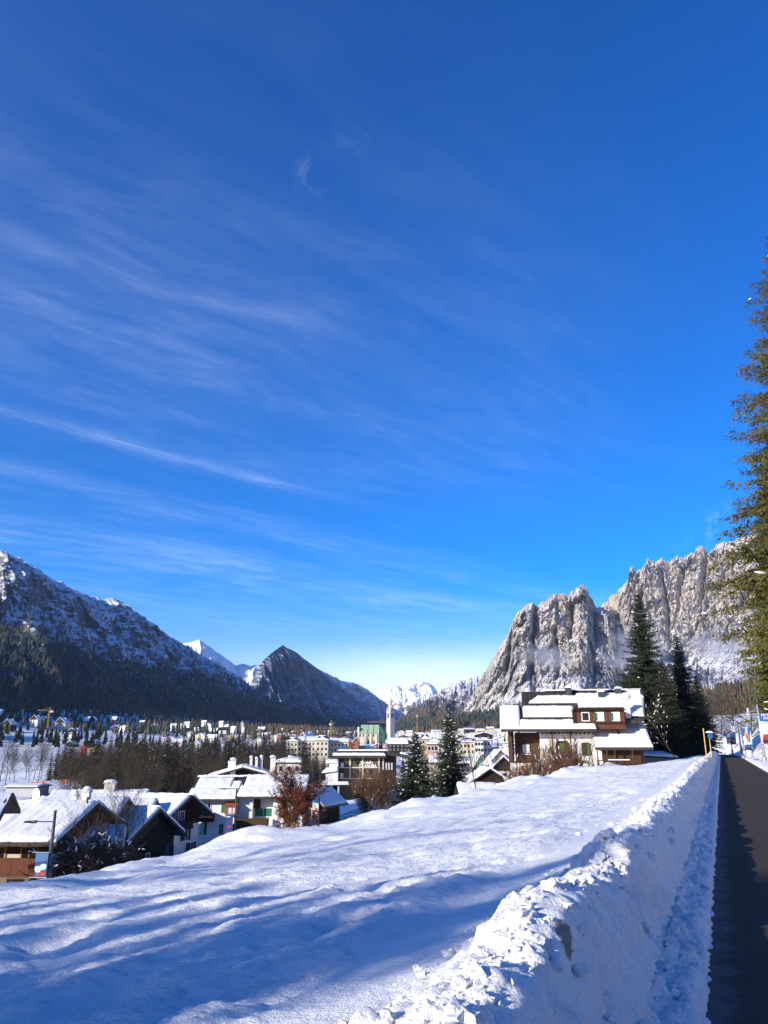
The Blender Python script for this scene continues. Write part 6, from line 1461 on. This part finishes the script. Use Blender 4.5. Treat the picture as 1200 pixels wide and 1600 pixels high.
def banner(name, px, Yd, z0, w_, h_, art, label, back='metal_grey', group=None, zb=None):
    """a printed banner on its two rods; art: list of (material, polygon in 0..1 coordinates, lift)"""
    B = empty(name, (x_at(px, Yd, z0), Yd, z0), radians(-6), label, 'banner', group)
    base = art[0][0]; b_ = MB(); b_.box(0, w_, -.02, .02, 0, h_); b_.build('cloth', M[base], B)
    for i, (mt, poly) in enumerate(art[1:]):
        b_ = MB(); b_.prism([(x*w_, z*h_) for x, z in poly], 'y', -.024-.004*(i+1), -.021); b_.build('print', M[mt], B)
    b_ = MB(); b_.tube([(-.25, 0, h_+.03), (w_+.03, 0, h_+.03)], .022, 6); b_.tube([(-.25, 0, -.03), (w_+.03, 0, -.03)], .022, 6); b_.build('rod', M[back], B)
    return B
M['ink_blue'] = mat_plain('banner_blue', (.03, .10, .25), .6, var=.2, scale=1); M['ink_night'] = mat_plain('banner_dark_blue', (.012, .03, .12), .6, var=.2, scale=1)
M['ink_cream'] = mat_plain('banner_cream', (.78, .72, .55), .6, var=.06); M['ink_red'] = mat_plain('banner_red', (.30, .03, .035), .6, var=.2); M['ink_dark'] = mat_plain('banner_maroon', (.06, .012, .02), .6)
M['ink_orange'] = mat_plain('banner_orange', (.55, .22, .06), .6, var=.2); M['ink_sky'] = mat_plain('banner_sky', (.35, .52, .68), .6, var=.1); M['ink_white'] = mat_plain('banner_white', (.8, .8, .8), .6, var=.04)
def blob(cx_, cy_, rx, ry_, n=10, ph=0): return [(cx_+rx*cos(a+ph)*(1+.15*sin(3*a)), cy_+ry_*sin(a+ph)*(1+.12*cos(2*a))) for a in np.arange(n)*2*pi/n]
art_car = [('ink_cream', None), ('ink_blue', [(0, .74), (1, .66), (1, 1), (0, 1)]), ('ink_sky', [(0, .66), (1, .6), (1, .72), (0, .76)]), ('ink_orange', blob(.55, .40, .16, .07)), ('ink_red', [(0, .04), (1, 0), (1, .24), (.55, .33), (.1, .31)]), ('ink_dark', [(.05, 0), (1, 0), (1, .12), (.1, .14)]), ('ink_white', blob(.62, .12, .22, .05))]
art_orange = [('ink_blue', None), ('ink_sky', [(.35, .55), (.5, .98), (.62, .98), (.68, .5)]), ('ink_orange', blob(.5, .42, .22, .30)), ('ink_cream', blob(.3, .3, .2, .2)), ('ink_red', blob(.52, .40, .10, .12)), ('ink_sky', [(.78, 0), (1, 0), (1, .8), (.85, .5)]), ('ink_cream', [(.1, 0), (.75, 0), (.7, .14), (.2, .16)])]
art_red = [('ink_sky', None), ('ink_red', blob(.45, .45, .4, .28)), ('ink_orange', blob(.3, .6, .2, .15)), ('ink_cream', blob(.6, .28, .3, .15)), ('ink_red', [(0, 0), (.8, 0), (.6, .2), (0, .3)])]
art_night = [('ink_night', None), ('ink_red', blob(.55, .5, .25, .06)), ('ink_red', blob(.6, .22, .3, .07)), ('ink_sky', blob(.4, .05, .35, .03)), ('ink_sky', blob(.4, .92, .3, .03))]
art_cloud = [('ink_night', None), ('ink_sky', blob(.3, .32, .28, .16)), ('ink_sky', blob(.7, .42, .25, .15)), ('ink_red', blob(.7, .14, .25, .10)), ('ink_red', blob(.3, .10, .2, .07)), ('ink_blue', [(0, .6), (1, .7), (1, 1), (0, 1)])]

def zpx(py, Yd): return at(600, py, Yd)[2]
# along the path: bell lamps with banners
YL = 70.0; zl = zpx(1193, YL)
lp1 = lamp_post(1195.5, YL, zl, zpx(1101, YL)-zl, -.78, zpx(1111, YL)-zl, 'nearest grey street lamp with a bell shade, by the right edge of the path', style='bell', thick=.10, group='bell-shaded lamps along the path')
B = banner('banner', 1191.5, YL-.2, zpx(1162, YL), 1.35, zpx(1116, YL)-zpx(1162, YL), art_car, 'large banner with red vehicle and blue top on the nearest path lamp'); text('MCTN', .30, M['ink_white'], (.62, -.06, 2.38), (pi/2, 0, 0), B); text('DOL', .22, M['ink_white'], (.55, -.06, 2.12), (pi/2, 0, 0), B)
lp2 = lamp_post(1163.8, 98, zpx(1180.5, 98), zpx(1133, 98)-zpx(1180.5, 98), -.78, zpx(1138, 98)-zpx(1180.5, 98), 'second bell-shaded lamp beside the orange and blue banner', style='bell', thick=.09, group='bell-shaded lamps along the path')
B = banner('banner', 1160.5, 97.6, zpx(1163, 98), 1.12, 2.05, art_orange, 'blue banner with a bright orange figure on the second path lamp'); text('MCTN', .22, M['ink_white'], (.56, -.06, 1.93), (pi/2, 0, 0), B)
lamp_post(1158, 112, zpx(1170, 112), zpx(1126, 112)-zpx(1170, 112), -.7, zpx(1126.3, 112)-zpx(1170, 112), 'tall lamp with a curved arm behind the orange and blue banner', style='flat', thick=.08)
lamp_post(1157, 118, zpx(1166, 118), zpx(1131, 118)-zpx(1166, 118), -.8, zpx(1137, 118)-zpx(1166, 118), 'third bell-shaded lamp, in front of the dark spruces at the path end', style='bell', thick=.08, group='bell-shaded lamps along the path')
lamp_post(1144.5, 138, zpx(1176, 138), zpx(1140, 138)-zpx(1176, 138), -.8, zpx(1146, 138)-zpx(1176, 138), 'farthest bell-shaded lamp beside the small red banner', style='bell', thick=.08, group='bell-shaded lamps along the path')
banner('banner', 1142, 137.6, zpx(1163, 138), .95, 1.75, art_red, 'small red and pale blue banner on the farthest path lamp')
banner('banner', 1136, 150, zpx(1163, 150), 1.0, 1.6, art_night, 'small dark blue banner left of the red one at the path end')
# litter bin on the verge
zb_ = zpx(1180.5, 78); bn = empty('litter_bin', (x_at(1171, 78, zb_), 78, zb_), 0, 'small white litter bin with a dark rounded lid on the snow verge', 'bin')
b_ = MB(); b_.lathe([(.24, -.1), (.26, .1), (.27, .45), (.25, .47)], (0, 0, 0), 14); b_.build('body', M['frame_white'], bn, True)
b_ = MB(); b_.lathe([(.26, .475), (.30, .52), (.26, .66), (.12, .72)], (0, 0, 0), 14); b_.build('lid', M['metal_dark'], bn, True)
b_ = MB(); b_.tube([(-.36, 0, -.2), (-.36, 0, .85), (.36, 0, .85), (.36, 0, -.2)], .025, 6); b_.build('frame', M['metal_grey'], bn)
# yellow snow poles on the bank
def snow_pole(px, Yd, pyb, pyt, mt, label, r=.045):
    z0 = zpx(pyb, Yd); p_ = empty('snow_pole', (x_at(px, Yd, z0), Yd, z0), 0, label, 'pole'); H = zpx(pyt, Yd)-z0; b_ = MB(); b_.tube([(0, 0, -.4), (0, 0, H*.5)], r, 8); b_.build('lower_half', M[mt], p_); b_ = MB(); b_.tube([(0, 0, H*.5+.01), (0, 0, H)], r, 8); b_.build('upper_half', M['yellow_paint'], p_); return p_
snow_pole(1104.5, 46, 1187, 1138, 'yellow_paint', 'yellow snow marker pole on top of the ploughed bank', .032)
tp = snow_pole(1111, 58, 1175, 1148, 'plaster_warm', 'pale pole with a snow-capped blue round sign behind the yellow marker', .028)
b_ = MB(); b_.prism([(.05+.2*cos(a), 1.1+.2*sin(a)) for a in np.arange(14)*2*pi/14], 'y', -.08, -.05); b_.build('sign_plate', M['ink_blue'], tp)
snow_slab('snow', [(-.2, -.15, 1.33), (.3, -.15, 1.33), (.3, .15, 1.33), (-.2, .15, 1.33)], .13, tp, seed=5, lip=.18)
# lamps on the lower road
lamp_post(74.5, 46, zpx(1372, 46), zpx(1266, 46)-zpx(1372, 46), -1.45, zpx(1284, 46)-zpx(1372, 46), 'dark lamp post with a flat head at the lower left field edge', thick=.10)
banner('banner', 52.5, 45.8, zpx(1369, 46), .72, zpx(1332, 46)-zpx(1369, 46), art_cloud, 'dark blue banner with pale clouds on the left lamp post')
lamp_post(365.5, 84, zpx(1316, 84), zpx(1232, 84)-zpx(1316, 84), -1.6, zpx(1232.5, 84)-zpx(1316, 84), 'dark lamp post with a long arm in front of the white house', thick=.09)
banner('banner', 350.3, 83.8, zpx(1310, 84), .8, zpx(1273, 84)-zpx(1310, 84), art_night, 'dark blue banner with small red marks before the white house')
lamp_post(497.5, 99, zpx(1308, 99), zpx(1218, 99)-zpx(1308, 99), -1.4, zpx(1226, 99)-zpx(1308, 99), 'grey lamp post in front of the shaded road, right of the red tree', thick=.085)
banner('banner', 488, 98.8, zpx(1273.5, 99), .74, zpx(1247, 99)-zpx(1273.5, 99), art_car, 'small cream, blue and red banner on the lamp by the road')
pl = empty('marker_plate', (x_at(528.5, 96, -9), 96, zpx(1302, 96)), 0, 'tiny white notice plate standing at the field edge by the road', 'sign'); b_ = MB(); b_.box(-.28, .28, -.015, .015, 0, .5); b_.build('plate', M['frame_white'], pl); b_ = MB(); b_.tube([(0, .03, -1.2), (0, .03, .4)], .02, 6); b_.build('post', M['metal_grey'], pl); text('BUS', .2, M['metal_dark'], (0, -.03, .25), (pi/2, 0, 0), pl)
# tall thin poles behind
for px, Yd, pb, ptt, lb in ((126, 60, 1352, 1245, 'thin dark pole rising beside the first bare tree'), (517.5, 205, 1240, 1218, 'short pale post in front of the brown hotel wing')):
    z0 = zpx(pb, Yd); p_ = empty('utility_pole', (x_at(px, Yd, z0), Yd, z0), 0, lb, 'pole'); b_ = MB(); b_.tube([(0, 0, -.5), (0, 0, zpx(ptt, Yd)-z0)], [.1, .06], 8); b_.build('shaft', M['wood_dark' if px < 200 else 'plaster_grey'], p_)
# wooden rail fence by the white house, snow on its rail
def rail_fence(name, p0, p1, n, label, h=1.0, snow=True, mat='wood_dark', rails=(.45, .9), boards=False):
    f = empty(name, tuple(p0), 0, label, 'fence'); d = np.array(p1)-np.array(p0)
    for i in range(n+1):
        q = d*i/n; b_ = MB(); b_.box(q[0]-.07, q[0]+.07, q[1]-.07, q[1]+.07, q[2]-.8, q[2]+h); b_.build('post', M[mat], f)
    for r in rails:
        b_ = MB(); b_.tube([(0, -.09, r), (d[0], d[1]-.09, d[2]+r)], .05, 5); b_.build('rail', M[mat], f)
    if snow: b_ = MB(); b_.tube([(0, -.09, rails[-1]+.09), (d[0]*.5, d[1]*.5-.09, d[2]*.5+rails[-1]+.10), (d[0], d[1]-.09, d[2]+rails[-1]+.09)], .075, 6); b_.build('snow', M['roof_snow'], f)
    return f
P_ = lambda px, py, Yd: (x_at(px, Yd, zpx(py, Yd)), Yd, zpx(py, Yd))
rail_fence('rail_fence', P_(402, 1312, 94), P_(470, 1290, 108), 7, 'dark rail fence with snow along the shaded road below the red tree')
rail_fence('rail_fence', P_(505, 1262, 160), P_(560, 1257, 175), 8, 'low garden fence with snowy top rail behind the shaded road', snow=True)
for px0, py0, px1, py1, Yd, lb in ((70, 1156, 165, 1163, 640, 'pasture fence beside the hay barns'), (70, 1140, 112, 1152, 740, 'pasture fence climbing to the large dark-gabled farmhouse')):
    rail_fence('pasture_fence', P_(px0, py0, Yd), P_(px1, py1, Yd+20), 14, lb, 1.3, False)
# orange safety net by the ski slope, cabins above
net = empty('safety_net', P_(48, 1229, 300), 0, 'orange-red safety netting in curved stretches beyond the long pavilion', 'net')
M['net_orange'] = mat_plain('orange_net', (.75, .16, .06), .8, var=.1)
d0 = np.array(P_(48, 1229, 300))
for seg in ([(50, 1226), (58, 1225), (66, 1226)], [(68, 1224), (76, 1229), (84, 1231), (92, 1229), (100, 1224), (106, 1221)]):
    pts = [np.array(P_(a, c_, 300))-d0 for a, c_ in seg]
    for i in range(len(pts)-1):
        b_ = MB(); a, c_ = pts[i], pts[i+1]; b_.hexa([(a[0], a[1], a[2]-.5), (c_[0], c_[1], c_[2]-.5), (c_[0], c_[1]+.06, c_[2]-.5), (a[0], a[1]+.06, a[2]-.5)], [(a[0], a[1], a[2]+.9), (c_[0], c_[1], c_[2]+.9), (c_[0], c_[1]+.06, c_[2]+.9), (a[0], a[1]+.06, a[2]+.9)]); b_.build('net_panel', M['net_orange'], net)
    for q in pts: b_ = MB(); b_.tube([tuple(q+np.array((0, -.1, -2))), tuple(q+np.array((0, -.1, 1.1)))], .07, 5); b_.build('post', M['metal_dark'], net)
for px, pyt, pyb, Yd, mt, lb in ((130, 1164, 1180, 520, 'red_paint', 'bright red lift hut on the meadow below the hay barns'), (144, 1168, 1175, 540, 'yellow_paint', 'small ochre lift cabin right of the red hut')):
    z0 = zpx(pyb, Yd); c_ = empty('lift_hut', (x_at(px, Yd, z0), Yd, z0), 0, lb, 'hut'); H = zpx(pyt, Yd)-z0; w2 = 1.5
    b_ = MB(); b_.box(-w2, w2, -w2, w2, -2, H*.75); b_.build('body', M[mt], c_); b_ = MB(); b_.box(-w2*.7, w2*.7, -w2-.06, -w2+.01, H*.35, H*.65); b_.build('window', M['glass'], c_)
    b_ = MB(); b_.prism([(-w2*1.4, H*.75), (w2*1.4, H*.75), (0, H)], 'y', -w2*1.3, w2*1.3); b_.build('roof', M[mt], c_)

# undergrowth that nobody could count: brushwood on the floor of the wooded band
rng = np.random.default_rng(5); n = 22000
ppx = rng.uniform(90, 570, n); Yd = np.exp(rng.uniform(math.log(200), math.log(560), n)); z = np.full(n, -13.)
xx = (ppx-600)/1200*(Yd*CT+(z-EYE)*ST); dens = fbm(xx/22, Yd/30, 3, 66); ok = (dens > -.25) & ~((ppx > 500) & (Yd > 185) & (Yd < 290)) & ~((ppx > 425) & (ppx < 480) & (Yd < 300)) & ~((ppx > 440) & (Yd > 440))
xx, Yd = xx[ok], Yd[ok]; z = terrain(xx, Yd); n = len(xx)
d = rng.normal(size=(n, 3))*.55; d[:, 2] = .9+.4*rng.random(n)
V, F = diamonds(np.stack([xx, Yd, z-.2], 1), d, 1.2+2.8*rng.random(n)**1.5, .08+.12*rng.random(n), None, rng)
me = fol_mesh('undergrowth', V, F, np.repeat(rng.random(n), 4), M['twigs']); o = link(bpy.data.objects.new('undergrowth', me)); tag(o, kind='stuff')
# snow clods broken off along the ploughed bank
rng = np.random.default_rng(8); n = 3600; V, F = [], []
import bmesh
bm = bmesh.new(); bmesh.ops.create_icosphere(bm, subdivisions=2, radius=1); iv = np.array([v.co[:] for v in bm.verts]); if_ = np.array([[v.index for v in f.verts] for f in bm.faces]); bm.free()
for i in range(n):
    s = 1.2+22*rng.random()**1.7; u_ = rng.random()
    p = (-.76+rng.normal()*.13) if u_ < .5 else (-1.0-abs(rng.normal())*.32 if u_ < .62 and s > 3 else -.40+.34*rng.random())
    r = (.008+.042*rng.random()**3.5)*(1.15 if u_ < .75 else .5)
    h_ = ground_near(s, p); x, y = path_xy(s, p)
    nz = 1+.75*perlin(iv[:, 0]*1.1+i*1.37, iv[:, 1]*1.1+iv[:, 2]*1.6, 3)+.35*perlin(iv[:, 0]*2.6+i, iv[:, 2]*2.6+iv[:, 1], 4)
    V.append(iv*nz[:, None]*r*np.array((1, 1, .75))+np.array((float(x), float(y), h_-r*.05))); F.append(if_+i*len(iv))
o = tri_mesh('snow_clods', np.concatenate(V), np.concatenate(F), M['snow_ground'], smooth_=False); tag(o, kind='stuff')
# mist clinging to the right-hand cliffs
m = bpy.data.materials.new('mist'); m.use_nodes = True; nt = m.node_tree; nt.nodes.clear(); t = NT(nt)
vo = t.new('ShaderNodeVolumePrincipled'); out = t.new('ShaderNodeOutputMaterial'); t.l.new(vo.outputs[0], out.inputs['Volume'])
oc = t.obj(); ln = t.new('ShaderNodeVectorMath', operation='LENGTH'); t.l.new(oc, ln.inputs[0])
nn = t.noise(oc, 1.5, 6, .68, .8)
de = t.m('MULTIPLY', t.ramp(t.add(ln.outputs['Value'], t.mul(t.m('SUBTRACT', nn, .5), 3.2)), .75, .0), 1.0)
t.put(vo.inputs['Density'], t.mul(de, .011)); vo.inputs['Color'].default_value = (.95, .96, 1, 1); vo.inputs['Anisotropy'].default_value = .2
for px, py, Yd, a, b2, c2 in ((1000, 1012, 3250, 170, 120, 105), (1120, 1015, 3050, 190, 120, 85), (855, 1028, 3050, 150, 90, 70), (975, 1035, 2950, 150, 90, 50)):
    q = at(px, py, Yd); bm = bmesh.new(); bmesh.ops.create_icosphere(bm, subdivisions=3, radius=1); me = bpy.data.meshes.new('mist'); bm.to_mesh(me); bm.free(); me.materials.append(m)
    o = link(bpy.data.objects.new('mist', me)); o.location = q; o.scale = (a, b2, c2); tag(o, kind='stuff')


# ---- the air of the valley
hm = bpy.data.materials.new('haze'); hm.use_nodes = True; nt = hm.node_tree; nt.nodes.clear()
vp = nt.nodes.new('ShaderNodeVolumePrincipled'); ho = nt.nodes.new('ShaderNodeOutputMaterial'); nt.links.new(vp.outputs[0], ho.inputs['Volume'])
vp.inputs['Density'].default_value = 1.5e-5; vp.inputs['Color'].default_value = (.45, .66, 1, 1); vp.inputs['Anisotropy'].default_value = .0
hb_ = MB(); hb_.box(-11000, 11000, -4000, 17000, -260, 1650); ho_ = hb_.build('haze', hm); tag(ho_, kind='stuff')
